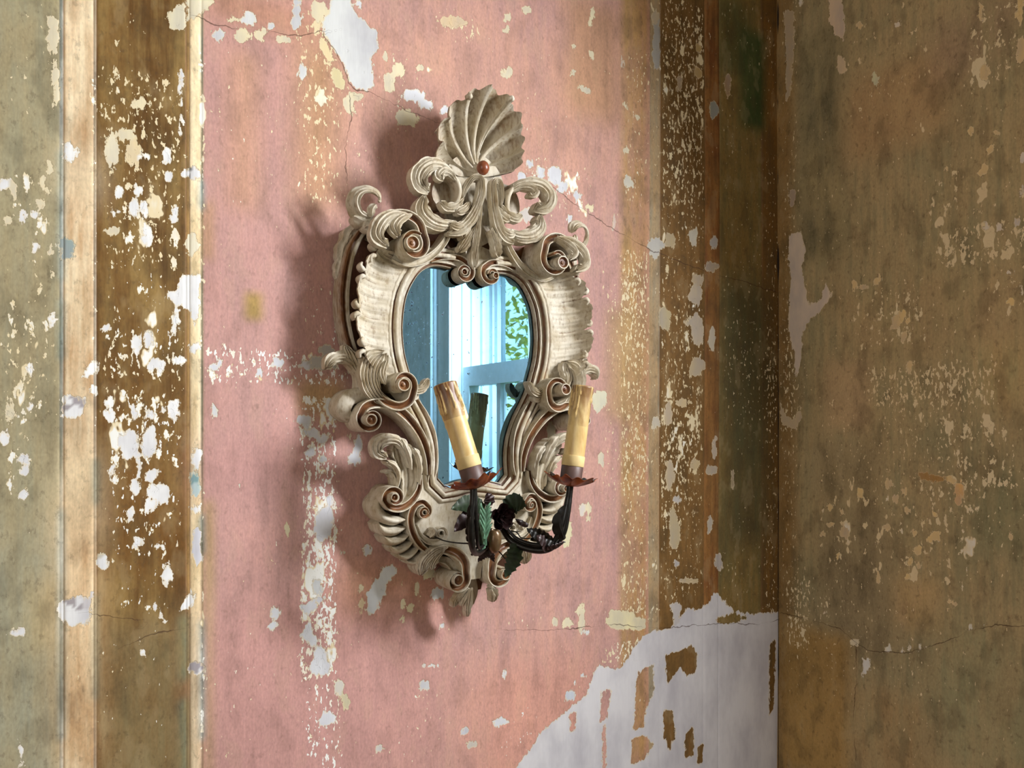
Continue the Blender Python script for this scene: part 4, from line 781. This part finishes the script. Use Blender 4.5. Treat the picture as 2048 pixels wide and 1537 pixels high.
# wave leaves left and right of the shell foot
leaf('leaf', px([(908, 352, 58, 6), (890, 335, 68, 9), (866, 330, 73, 11), (847, 342, 72, 12), (840, 362, 66, 11), (852, 382, 58, 6)]), 5, .22, 3, .0016, .004, thick=.014, tilt=.15)
leaf('leaf', px([(912, 362, 60, 4), (902, 346, 68, 6), (888, 341, 73, 7), (879, 350, 72, 6), (884, 360, 68, 3)]), 3, .2, 2, .0014, .003, thick=.010)
plate('hollow', smoothL(px([(905, 348, 42), (880, 350, 42), (866, 372, 42), (866, 398, 42), (880, 414, 42), (905, 412, 42), (918, 394, 42), (918, 366, 42), (905, 348, 42)]), 28)[:-1], 0.018, 0.042, tone=.42, sym=True)
sweep('hollow_rim', px([(892, 352, 60, 2), (908, 354, 62, 2.4), (918, 370, 62, 2.6), (919, 390, 60, 2.6), (911, 408, 56, 2.2), (893, 414, 52, 2)]), ROUND, .003, .03, n=30)
leaf('leaf', px([(912, 446, 50, 6), (888, 449, 55, 9), (864, 440, 58, 11), (847, 420, 60, 9), (848, 398, 62, 6)]), 4, .2, 3, .0015, .004, thick=.018, tilt=-.1)
leaf('leaf', px([(926, 398, 55, 4), (914, 411, 57, 6), (896, 414, 57, 6), (884, 406, 56, 4)]), 3, .25, 2, .0014, .003, thick=.012)
leaf('leaf', px([(940, 405, 58, 4), (930, 418, 60, 6), (916, 424, 59, 5)]), 3, .25, 2, .0012, .003, thick=.012, ns=18)
# looped strands that fall into leaves
leaf('strand', px([(922, 402, 52, 3), (934, 374, 62, 3.4), (949, 355, 68, 3.8), (962, 357, 70, 4), (964, 378, 70, 4.6), (956, 412, 67, 5.5), (940, 442, 62, 7.5), (920, 460, 58, 8), (898, 467, 54, 6)]), 5, .22, 2, .0014, .003, thick=.012, ns=60, skew=.02, root=.9)
leaf('strand', px([(932, 446, 58, 4), (916, 452, 60, 6), (902, 448, 58, 4)]), 2, .25, 2, .0012, .003, thick=.012, ns=16)
# hanging husks on the axis
leaf('husk', px([(962, 395, 64, 3), (957, 440, 62, 4.5), (951, 480, 57, 5), (947, 510, 49, 5), (946, 531, 42, 3)]), 3, .35, 2, .0014, .004, thick=.016, ns=36, sym=False)
leaf('husk', px([(952, 452, 58, 3), (940, 472, 57, 5), (930, 490, 53, 6), (921, 501, 48, 4)]), 4, .3, 2, .0014, .003, thick=.014, ns=24)
leaf('husk', px([(948, 440, 60, 3), (938, 452, 59, 4), (930, 468, 56, 5), (927, 476, 54, 3)]), 3, .3, 1, .0012, .003, thick=.014, ns=16)

# ---- middle cluster
leaf('leaf', px([(716, 786, 30, 5), (719, 758, 34, 7), (709, 732, 38, 8.5), (689, 718, 40, 8.5), (668, 720, 40, 7.5), (655, 733, 36, 4)]), 4, .2, 2, .0016, .004, thick=.014, tilt=.2, ns=36)
leaf('leaf', px([(713, 745, 38, 5), (702, 718, 40, 6.5), (690, 694, 38, 4.5)]), 2, .2, 2, .0015, .003, thick=.012, ns=20)
leaf('leaf', px([(718, 738, 40, 4), (709, 718, 42, 5), (701, 703, 40, 3.5)]), 2, .2, 1, .0015, .003, thick=.012, ns=16)
leaf('leaf', px([(722, 765, 42, 5), (728, 740, 47, 6), (728, 722, 50, 6), (722, 712, 50, 4)]), 2, .15, 1, .0012, .004, thick=.014, ns=18)
leaf('acanthus', px([(786, 808, 48, 6), (763, 797, 53, 9), (747, 775, 57, 11), (742, 748, 59, 12), (750, 722, 59, 11), (766, 708, 56, 5)]), 4, .14, 3, .0017, -.002, thick=.016, tilt=-.3, ns=40, nt=25)
leaf('leaf', px([(770, 770, 52, 4), (764, 745, 54, 7), (770, 722, 54, 6), (774, 712, 53, 3)]), 3, .2, 2, .0012, .003, thick=.012, ns=22)
r_ = px([(755, 790, 50, 4), (775, 806, 56, 5.5), (800, 813, 58, 5.5), (820, 802, 60, 5.2), (827, 782, 61, 5)])
sweep('scroll', spiral(curve(r_, 34), (807, 770, 63), 0.75, 1, 0.006, 0.0084, 0.002, 40), COVE, 0.005, 0.018, raw=True)
eye((806, 770, 72), 7.6, 76, 30)
leaf('leaf', px([(820, 766, 50, 4), (832, 779, 52, 5.5), (846, 776, 52, 5), (856, 760, 50, 3)]), 3, .15, 2, .0014, .003, thick=.012, ns=22)
leaf('leaf', px([(818, 782, 46, 4), (828, 793, 46, 5), (836, 790, 45, 3)]), 2, .2, 1, .001, .003, thick=.012, ns=14)

# ---- lower scroll down the waist
leaf('lobe', px([(760, 796, 34, 6), (728, 790, 36, 8.5), (703, 797, 36, 10), (690, 815, 33, 9.5), (697, 837, 28, 6)]), 1, .05, 0, 0, .006, base=.004, ns=26)
r_ = px([(858, 950, 42, 3), (857, 918, 43, 4.5), (848, 884, 45, 5.2), (832, 855, 47, 5.6), (808, 828, 49, 6), (780, 811, 51, 6), (753, 807, 52, 6), (731, 814, 53, 5.6), (720, 832, 54, 5.2)])
sweep('scroll', spiral(curve(r_, 64), (740, 840, 56), 0.9, 1, 0.008, 0.0078, 0.002, 42), COVE, 0.0055, 0.012, raw=True)
eye((741, 840, 66), 6.6, 70, 14)
sweep('waist_moulding', px([(832, 800, 38, 3), (850, 832, 39, 5), (863, 868, 39, 6), (867, 905, 39, 6.4), (866, 940, 39, 6), (860, 966, 38, 4)]), COVEC, 0.005, 0.018, n=40)

# ---- lower acanthus, volute and gadroons
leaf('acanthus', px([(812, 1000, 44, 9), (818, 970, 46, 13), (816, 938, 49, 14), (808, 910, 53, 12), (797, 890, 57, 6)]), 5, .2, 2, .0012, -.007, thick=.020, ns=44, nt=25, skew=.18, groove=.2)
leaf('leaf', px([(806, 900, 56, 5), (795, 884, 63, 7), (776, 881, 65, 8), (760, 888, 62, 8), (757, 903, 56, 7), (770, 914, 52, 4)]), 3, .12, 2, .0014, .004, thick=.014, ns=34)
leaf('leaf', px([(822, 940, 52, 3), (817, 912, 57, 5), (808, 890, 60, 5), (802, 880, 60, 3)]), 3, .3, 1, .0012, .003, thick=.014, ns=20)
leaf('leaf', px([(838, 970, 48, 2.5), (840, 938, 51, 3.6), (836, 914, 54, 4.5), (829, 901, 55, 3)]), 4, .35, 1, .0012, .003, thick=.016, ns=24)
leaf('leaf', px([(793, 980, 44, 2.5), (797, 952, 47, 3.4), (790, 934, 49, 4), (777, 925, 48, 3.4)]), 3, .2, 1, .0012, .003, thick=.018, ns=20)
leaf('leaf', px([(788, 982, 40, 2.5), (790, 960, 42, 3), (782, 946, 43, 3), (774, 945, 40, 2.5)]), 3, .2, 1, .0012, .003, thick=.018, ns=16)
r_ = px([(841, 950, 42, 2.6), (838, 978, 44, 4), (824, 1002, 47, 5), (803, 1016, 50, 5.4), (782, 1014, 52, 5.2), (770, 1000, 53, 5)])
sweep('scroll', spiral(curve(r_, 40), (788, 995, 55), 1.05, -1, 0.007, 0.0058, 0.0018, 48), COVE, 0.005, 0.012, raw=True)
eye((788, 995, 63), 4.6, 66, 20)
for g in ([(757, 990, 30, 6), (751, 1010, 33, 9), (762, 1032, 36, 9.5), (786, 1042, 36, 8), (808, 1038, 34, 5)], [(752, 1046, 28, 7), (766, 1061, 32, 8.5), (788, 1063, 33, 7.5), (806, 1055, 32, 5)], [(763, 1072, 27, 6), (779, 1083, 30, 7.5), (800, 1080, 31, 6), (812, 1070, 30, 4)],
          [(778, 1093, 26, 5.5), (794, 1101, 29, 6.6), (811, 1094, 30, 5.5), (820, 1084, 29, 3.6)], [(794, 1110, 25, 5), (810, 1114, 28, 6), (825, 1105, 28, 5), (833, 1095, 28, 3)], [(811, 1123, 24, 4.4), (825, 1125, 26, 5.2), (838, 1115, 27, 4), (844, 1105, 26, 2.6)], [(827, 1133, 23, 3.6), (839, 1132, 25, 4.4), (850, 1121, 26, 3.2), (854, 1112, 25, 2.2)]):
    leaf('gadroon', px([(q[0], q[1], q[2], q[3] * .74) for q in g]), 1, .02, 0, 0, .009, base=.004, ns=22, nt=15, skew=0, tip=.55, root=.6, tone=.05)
# ---- scrolls of the apron
r_ = px([(864, 1108, 40, 2.5), (842, 1092, 42, 4), (826, 1066, 43, 4.8), (821, 1036, 44, 4.8), (830, 1012, 45, 4.4), (846, 1005, 46, 4), (858, 1015, 47, 3.6)])
sweep('scroll', spiral(curve(r_, 44), (848, 1024, 48), 1.2, -1, 0.005, 0.003, 0.0014, 40), COVE, 0.004, 0.02, raw=True)
r_ = px([(832, 1052, 40, 2), (842, 1073, 41, 3.4), (862, 1085, 42, 4), (884, 1082, 43, 3.6), (893, 1070, 43, 3)])
sweep('scroll', spiral(curve(r_, 26), (881, 1068, 43), 0.9, 1, 0.003, 0.003, 0.0012, 26), COVEC, 0.004, 0.025, raw=True)
leaf('leaf', px([(858, 1076, 42, 3), (868, 1066, 46, 4), (866, 1058, 46, 3)]), 2, .2, 1, .001, .003, thick=.010, ns=12, nt=9)
leaf('leaf', px([(894, 1094, 46, 4), (870, 1104, 46, 7), (850, 1124, 42, 8), (842, 1146, 36, 5)]), 4, .22, 3, .0016, .004, base=.008, ns=26, tone=.28)
leaf('leaf', px([(888, 1100, 47, 3), (874, 1114, 46, 5), (864, 1130, 42, 5), (862, 1138, 40, 3)]), 3, .25, 2, .0014, .003, base=.008, ns=20, tone=.28)
r_ = px([(872, 1104, 40, 3), (893, 1101, 45, 6), (915, 1108, 47, 7.5), (930, 1126, 47, 7.5), (932, 1149, 46, 6.5)])
sweep('scroll', spiral(curve(r_, 34), (914, 1160, 46), 0.85, -1, 0.005, 0.0080, 0.0018, 42), COVE, 0.0055, 0.006, raw=True)
eye((914, 1160, 52), 7.0, 57, 8)
sweep('scroll_lining', px([(872, 1120, 30, 3), (892, 1122, 31, 5), (906, 1136, 31, 5), (910, 1152, 31, 3)]), COVEC, .004, .006, n=20)
leaf('pendant_leaf', px([(942, 1174, 50, 3), (940, 1192, 50, 4.6), (936, 1214, 44, 4), (934, 1231, 36, 2.4)]), 3, .35, 2, .0016, .004, thick=.012, sym=False, ns=30, tone=0)
leaf('pendant_leaf', px([(934, 1178, 46, 2.5), (924, 1187, 44, 4), (913, 1200, 38, 4.2), (907, 1213, 32, 2.2)]), 4, .35, 2, .0014, .003, thick=.012, ns=24, tone=0)
leaf('pendant_leaf', px([(937, 1184, 48, 2), (930, 1198, 46, 3.2), (923, 1211, 41, 2)]), 3, .3, 1, .0014, .003, thick=.012, ns=18, tone=0)
plate('pendant_board', both(smoothL(px([(934, 1120, 14), (920, 1165, 14), (918, 1190, 14), (926, 1210, 14)]), 12)), 0.002, 0.020, tone=.1, sym=False)
# ------------------------------------------------------------------ wrought candle branches on the mirror's apron
iron = simple('blackened_iron', rgb(30, 28, 26), 0.38, 0.55, 0.4, 160)
green = simple('dark_green_tole', rgb(36, 50, 30), 0.5, 0.2, 0.45, 140)
verdi = simple('verdigris_tole', rgb(84, 120, 94), 0.5, 0.1, 0.35, 120)
maroon = simple('maroon_tole', rgb(44, 26, 26), 0.42, 0.25, 0.4, 120)
def pan_material():
    m = N('rust_red_tole'); tc = m.node('ShaderNodeTexCoord').outputs['Object']; n = m.noise(tc, 70, 4, 0.6)
    m.link(m.mix(m.ramp(n, 0.38, 0.62), rgb(88, 34, 22), rgb(164, 88, 44)), m.b.inputs['Base Color'])
    m.b.inputs['Roughness'].default_value = 0.38; m.b.inputs['Metallic'].default_value = 0.35; return m.m
PANM = pan_material()
slate = simple('slate_enamel', rgb(70, 74, 76), 0.35, 0.3, 0.3, 90)
def P3(u, v, d): q = P(u, v, d / 1000.0); return Vector(local(*q))            # in the mirror's own frame
def raw(name, V, F, mat, parent, smooth=True, angle=50): return obj(name, [tuple(q) for q in V], F, mat, parent, smooth=smooth, angle=angle)
def tube(name, pts, mat, parent, n=40, sides=12, flat=1.0):
    """pts rows (u, v, depth mm, radius mm)"""
    rows = np.array([list(P3(*q[:3])) + [q[3] / 1000.0] for q in pts]); c = curve(rows, n); V = []; up = Vector((0.31, -0.9, 0.2)).normalized()
    for i in range(n):
        t = Vector(c[min(i + 1, n - 1), :3] - c[max(i - 1, 0), :3]).normalized(); a = (up - t * up.dot(t)).normalized(); b = t.cross(a); up = a
        for k in range(sides):
            th = 2 * math.pi * k / sides; V.append(Vector(c[i, :3]) + (a * math.cos(th) * flat + b * math.sin(th)) * c[i, 3])
    F = [(i * sides + k, i * sides + (k + 1) % sides, (i + 1) * sides + (k + 1) % sides, (i + 1) * sides + k) for i in range(n - 1) for k in range(sides)]
    F += [tuple(range(sides)), tuple(range((n - 1) * sides, n * sides))]
    return raw(name, V, F, mat, parent)
def tole_leaf(name, base, mid, tip, wd, mat, parent, teeth=6, fold=0.25, up=(0, -1, 0), ns=37, saw=0.22, curl=0.0):
    """a thin serrated metal leaf: base, mid, tip as (u, v, depth mm)"""
    c = curve(np.array([list(P3(*base)), list(P3(*mid)), list(P3(*tip))]), ns); V = []; th = 0.0006; cols_ = (-1, -.66, -.33, 0, .33, .66, 1); k = len(cols_)
    for i in range(ns):
        s = i / (ns - 1); t = Vector(c[min(i + 1, ns - 1)] - c[max(i - 1, 0)]).normalized(); nrm = Vector(up); nrm = (nrm - t * nrm.dot(t)).normalized(); sd = t.cross(nrm)
        env = math.sin(math.pi * min(1, (s * 0.94 + 0.06)) ** 0.75) ** 0.8 if s < 1 else 0.02; f = (s * teeth) % 1.0
        for a in cols_:
            wv = wd / 1000.0 * max(env, 0.03) * (1 - saw * f * abs(a) ** 3)
            q = Vector(c[i]) + sd * a * wv + nrm * (-fold * abs(a) * wv + 0.0008 * math.cos(f * 6.28) * abs(a) - curl * abs(a) ** 2 * wv)
            V.append(q + nrm * th)
    n1 = len(V); V += [q - Vector(up) * 2 * th for q in V]; F = []
    for i in range(ns - 1):
        for j in range(k - 1):
            a = i * k + j; F.append((a, a + 1, a + k + 1, a + k)); F.append((n1 + a, n1 + a + k, n1 + a + k + 1, n1 + a + 1))
        for j in (0, k - 1): a = i * k + j; F.append((a, a + k, n1 + a + k, n1 + a))
    for i in (0, ns - 1): F += [(i * k + j, i * k + j + 1, n1 + i * k + j + 1, n1 + i * k + j) for j in range(k - 1)]
    return raw(name, V, F, mat, parent, angle=35)
def frame_of(ax):
    ax = ax.normalized(); a = ax.cross(Vector((0.2, 1, 0.1))).normalized(); return a, ax.cross(a).normalized(), ax
def lathe(name, o, ax, prof, mat, parent, sides=48, fn=None):
    a, b, c = frame_of(ax); V = []; k = len(prof)
    for j in range(sides):
        th = 2 * math.pi * j / sides
        for i, (r, h) in enumerate(prof):
            dr, dh = fn(th, i, r, h) if fn else (0, 0)
            V.append(o + (a * math.cos(th) + b * math.sin(th)) * (r + dr) + c * (h + dh))
    F = [(j * k + i, ((j + 1) % sides) * k + i, ((j + 1) % sides) * k + i + 1, j * k + i + 1) for j in range(sides) for i in range(k - 1)]
    return raw(name, V, F, mat, parent)
def drip_pan(o, ax, R, parent, lobes=6, ph=0.0):
    def fn(th, i, r, h):
        k = min(1.0, r / R); l = math.cos(lobes * (th + ph)); pk = max(0, l) ** 6
        return (0.10 * l + 0.16 * pk) * R * k ** 3, (0.0035 * abs(l) - 0.001 + 0.002 * pk) * k ** 3
    low = [(0.003, -.0070), (R * .35, -.0060), (R * .62, -.0034), (R * .85, -.0004), (R, .0022), (R + .0006, .0027)]
    top = [(R, .0031), (R * .84, .0006), (R * .6, -.0022), (R * .34, -.0046), (0.003, -.0054)]
    p1 = lathe('drip_pan', o, ax, low + top[:1], PANM, parent, 96, fn); lathe('pan_lining', o, ax, top, slate, parent, 96, fn)
    return p1
def make_branch(side):
    if side < 0:
        arm = [(984, 1060, 92, 3.4), (972, 1092, 100, 3.6), (952, 1107, 122, 3.6), (943, 1086, 143, 3.6), (942, 1040, 150, 3.4), (946, 1000, 150, 3.6), (947, 978, 150, 4.2)]
        br = tube('candle_branch', arm, iron, MIR, 60)
        tube('stem', [(972, 1086, 104, 2), (958, 1096, 124, 2.2), (954, 1070, 144, 2.2), (952, 1020, 151, 2), (951, 984, 150, 2)], iron, br)
        tube('stem', [(950, 1100, 118, 1.4), (944, 1110, 122, 1.6), (950, 1102, 128, 1.4), (958, 1090, 124, 1.4)], iron, br, 24)
        tube('tendril', [(869, 1074, 49, .7), (885, 1081, 62, .8), (910, 1086, 90, .9), (944, 1088, 130, 1.0)], iron, br, 40, 8)
        tole_leaf('leaf', (948, 1096, 128), (944, 1055, 148), (938, 1010, 156), 7, iron, br, 5, .7)
        tole_leaf('leaf', (966, 1096, 112), (962, 1070, 124), (956, 1040, 132), 6, green, br, 5, .6)
        base, top = P3(949, 966, 150), P3(890, 770, 128); R = 0.0272; ph = 0.35
    else:
        arm = [(1004, 1058, 96, 3.4), (1022, 1082, 104, 4), (1060, 1099, 122, 4.4), (1098, 1098, 140, 4.2), (1124, 1070, 150, 4.2), (1134, 1026, 152, 4.2), (1139, 985, 150, 4.0), (1140, 972, 150, 4.4)]
        br = tube('candle_branch', arm, iron, MIR, 60)
        tube('stem', [(1010, 1054, 100, 2), (1034, 1078, 112, 2.2), (1072, 1090, 130, 2.4), (1104, 1086, 146, 2.4), (1122, 1050, 154, 3.0), (1131, 1012, 152, 2.4), (1136, 985, 150, 2)], iron, br, 60)
        tube('tendril', [(1022, 1062, 110, .7), (1034, 1066, 116, .8), (1042, 1076, 120, .8), (1052, 1078, 122, .8), (1068, 1076, 126, .7)], iron, br, 30, 8)
        tole_leaf('leaf', (1128, 1080, 154), (1118, 1045, 158), (1132, 1008, 158), 8, iron, br, 4, .6)
        tole_leaf('leaf', (1108, 1086, 150), (1084, 1072, 142), (1054, 1058, 134), 11, iron, br, 7, .3, (0.3, -0.9, .3))
        tole_leaf('leaf', (1096, 1098, 140), (1088, 1082, 150), (1072, 1072, 150), 9, maroon, br, 5, .3, (-.2, -0.8, .5))
        tole_leaf('leaf', (1090, 1100, 142), (1110, 1098, 150), (1130, 1084, 152), 7, maroon, br, 6, .4, (0, -0.6, -.8))
        tole_leaf('leaf', (1032, 1088, 112), (1030, 1118, 116), (1010, 1156, 114), 12, green, br, 6, .3, (-.1, -1, 0.1), saw=.34)
        base, top = P3(1141, 962, 150), P3(1166, 775, 153); R = 0.0272; ph = 0.1
    ax = (top - base); ln = ax.length; axn = ax.normalized()
    drip_pan(base, axn, R, br, 6, ph)
    lathe('socket', base, axn, [(0.004, -.005), (.0128, -.0045), (.0130, .0), (.0131, .017), (.0126, .0176), (.004, .0176)], simple('brown_card_socket', rgb(86, 62, 56), 0.5, 0, .2, 80), br, 40)
    return base, axn, ln
def wax_material():
    m = N('aged_ivory_wax'); tc = m.node('ShaderNodeTexCoord').outputs['Object']; n = m.noise(m.scaled(tc, (90, 90, 25)), 1.0, 4, .6); t = m.attr('tone').outputs['Fac']
    c = m.mix(m.ramp(n, .35, .7), rgb(224, 198, 140), rgb(192, 154, 92)); f = m.ramp(m.math('ADD', t, m.math('MULTIPLY', m.math('SUBTRACT', n, .5), .6)), .35, .75)
    m.link(m.mix(f, c, rgb(112, 72, 38)), m.b.inputs['Base Color']); m.b.inputs['Roughness'].default_value = .42; m.b.inputs['Subsurface Weight'].default_value = 0.0
    return m.m
WAX = wax_material(); soot = simple('soot_black', rgb(52, 38, 28), 0.7)
def make_candle(base, axn, ln, seed, label, nd, maxl, top_tone):
    rg = np.random.default_rng(seed); org = Vector(MIR.location) + base + axn * 0.0176
    root = bpy.data.objects.new('candle', None); COL.objects.link(root); root.location = org; tag(root, label, 'candle')
    H = ln - 0.0176; r0 = 0.0128; a, b, c = frame_of(axn); S, K = 96, 90; V = []; tn = []
    dr = [(rg.uniform(0, 6.28), rg.uniform(.06, .15), rg.uniform(.15, 1) ** 1.1 * maxl, rg.uniform(.0012, .0030)) for _ in range(nd)]
    for i in range(K):
        h = H * i / (K - 1); rr = r0 - 0.0006 * i / K
        for j in range(S):
            th = 2 * math.pi * j / S; ex = 0.0; f_ = (H - h)
            for (t0, wv, L, am) in dr:
                dt = (th - t0 + 0.25 * math.sin(h * 130 + t0) * .25 + math.pi) % (2 * math.pi) - math.pi; q = math.exp(-(dt / wv) ** 2 * 1.6); end = L
                if f_ < end: k_ = f_ / end; ex = max(ex, am * q * (0.55 + .45 * k_) * (1 if k_ < .92 else (1 - k_) / .08 * .6 + .4))
            cap = 0.0011 * max(0, 1 - f_ / 0.012)
            r = rr + max(ex, cap)
            if h < 0.0125: r = r0 + 0.0002
            V.append((a * math.cos(th) + b * math.sin(th)) * r + c * h); tn.append(min(1, (0.10 + top_tone * max(0, 1 - f_ / .05) + (0.30 if ex < .0004 and f_ < maxl * .8 else 0)) if h >= .0125 else .12))
    n1 = len(V)
    for rr, hh, tt in ((r0 * .95, H + .0012, .5), (r0 * .72, H + .0012, .6), (r0 * .6, H - .004, .9), (.0005, H - .006, 1)):
        for j in range(S): th = 2 * math.pi * j / S; V.append((a * math.cos(th) + b * math.sin(th)) * rr + c * hh); tn.append(tt)
    K2 = K + 4; F = [(i * S + j, i * S + (j + 1) % S, (i + 1) * S + (j + 1) % S, (i + 1) * S + j) for i in range(K2 - 1) for j in range(S)]; F += [tuple(range(S))]
    o = obj('wax_sleeve', [tuple(q) for q in V], F, WAX, root, tn, angle=60)
    prof = [(r0 + .0004, .0002), (r0 + .0008, .001), (r0 + .0008, .0118), (r0 + .0005, .0126), (r0 - .0002, .0126)]
    o = lathe('paper_cuff', Vector((0, 0, 0)), axn, prof, simple('buff_card', rgb(214, 188, 132), .6, 0, .15, 60), root)
    return root
B1 = make_branch(-1); B2 = make_branch(1)
make_candle(*B1, 5, 'ivory candle with ridged wax drips, leaning in front of the mirror glass', 34, 0.050, 0.50)
make_candle(*B2, 11, 'ivory candle with peeling brown glaze, standing right of the mirror against pink wall', 12, 0.06, 0.30)
# rose, bud and leaves at the middle of the branches
RC_ = P3(1002, 1034, 104)
def petal(center, R, a0, wd, tilt, mat, parent):
    V = []; ns, nt = 12, 11
    for i in range(ns):
        s = i / (ns - 1)
        for j in range(nt):
            t = -1 + 2 * j / (nt - 1); ang = a0 + t * wd * (0.55 + .45 * math.sin(math.pi * min(1, s + .1)))
            rr = R * (0.25 + 0.75 * s) * (1 - .06 * t * t); V.append(center + Vector((math.cos(ang) * rr, -(tilt * R * s ** 1.6) + .0015 * math.cos(t * 3), math.sin(ang) * rr)))
    n1 = len(V); V += [q + Vector((0, 0.0009, 0)) for q in V]; F = []
    for i in range(ns - 1):
        for j in range(nt - 1): q = i * nt + j; F += [(q, q + 1, q + nt + 1, q + nt), (n1 + q, n1 + q + nt, n1 + q + nt + 1, n1 + q + 1)]
        for j in (0, nt - 1): q = i * nt + j; F.append((q, q + nt, n1 + q + nt, n1 + q))
    for i in (0, ns - 1): F += [(i * nt + j, i * nt + j + 1, n1 + i * nt + j + 1, n1 + i * nt + j) for j in range(nt - 1)]
    return raw('petal', V, F, mat, parent)
rose = lathe('rose', RC_ + Vector((0, 0.004, 0)), Vector((0, -1, 0)), [(0.0005, .009), (.003, .0085), (.0055, .006), (.006, .002), (.005, -.004), (.0035, -.05), (.0005, -.05)], maroon, MIR, 24)
for k in range(5): petal(RC_, 0.0165, 0.3 + k * 1.2566, .78, .35, maroon, rose)
for k in range(5): petal(RC_ + Vector((0, -.003, 0)), 0.0115, 0.9 + k * 1.2566, .75, .7, maroon, rose)
for k in range(4): petal(RC_ + Vector((0, -.005, 0)), 0.0075, 0.2 + k * 1.57, .85, 1.1, maroon, rose)
tole_leaf('leaf', (968, 1020, 92), (935, 1008, 100), (902, 1019, 104), 12, green, rose, 7, .15, saw=.16)
tole_leaf('leaf', (966, 1030, 92), (936, 1038, 96), (908, 1064, 98), 12, maroon, rose, 5, .2, saw=.14)
tole_leaf('leaf', (978, 1012, 96), (980, 1000, 98), (974, 986, 98), 8, maroon, rose, 4, .3)
tole_leaf('leaf', (1012, 1020, 104), (1030, 1008, 110), (1052, 1012, 108), 14, green, rose, 7, .12, saw=.16)
tole_leaf('leaf', (1056, 1052, 96), (1046, 1048, 98), (1030, 1038, 98), 4, maroon, rose, 2, .4)
for q in range(5):
    s_ = q / 4.0
    for sg in (-1, 1):
        tole_leaf('leaflet', (970 + 2 * s_, 1078 - 46 * s_, 116), (970 + sg * 7, 1062 - 46 * s_, 118), (971 + sg * (13 - 3 * s_), 1046 - 42 * s_, 116), 2.6, verdi, rose, 1, .5, ns=13, saw=.05)
tole_leaf('leaf', (971, 1092, 112), (970, 1070, 116), (972, 1012, 116), 4.5, verdi, rose, 3, .5)
tole_leaf('leaf', (968, 1098, 112), (966, 1082, 115), (964, 1058, 114), 4.2, verdi, rose, 2, .5)
bud_o = P3(989, 1080, 112)
lathe('bud', bud_o, Vector((-.05, -.1, 1)), [(.0005, -.0165), (.004, -.0155), (.0068, -.011), (.0082, -.004), (.0084, .002), (.0072, .008), (.005, .0115), (.0042, .012), (.0036, .0105), (.0005, .009)], simple('bronze_bud', rgb(108, 84, 58), 0.3, .35, .35, 120), rose, 28)
tube('bud_stem', [(990, 1062, 106, 1.4), (989, 1070, 111, 1.6)], iron, rose, 6, 8)
tole_leaf('leaf', (984, 1102, 100), (972, 1108, 100), (956, 1124, 96), 7, maroon, rose, 6, .3, saw=.4)
tole_leaf('leaf', (976, 1102, 100), (984, 1112, 98), (988, 1124, 94), 6, maroon, rose, 5, .3, saw=.4)
tube('tendril', [(985, 1095, 100, .8), (1000, 1106, 98, .8), (1010, 1118, 96, .7)], iron, rose, 16, 8)
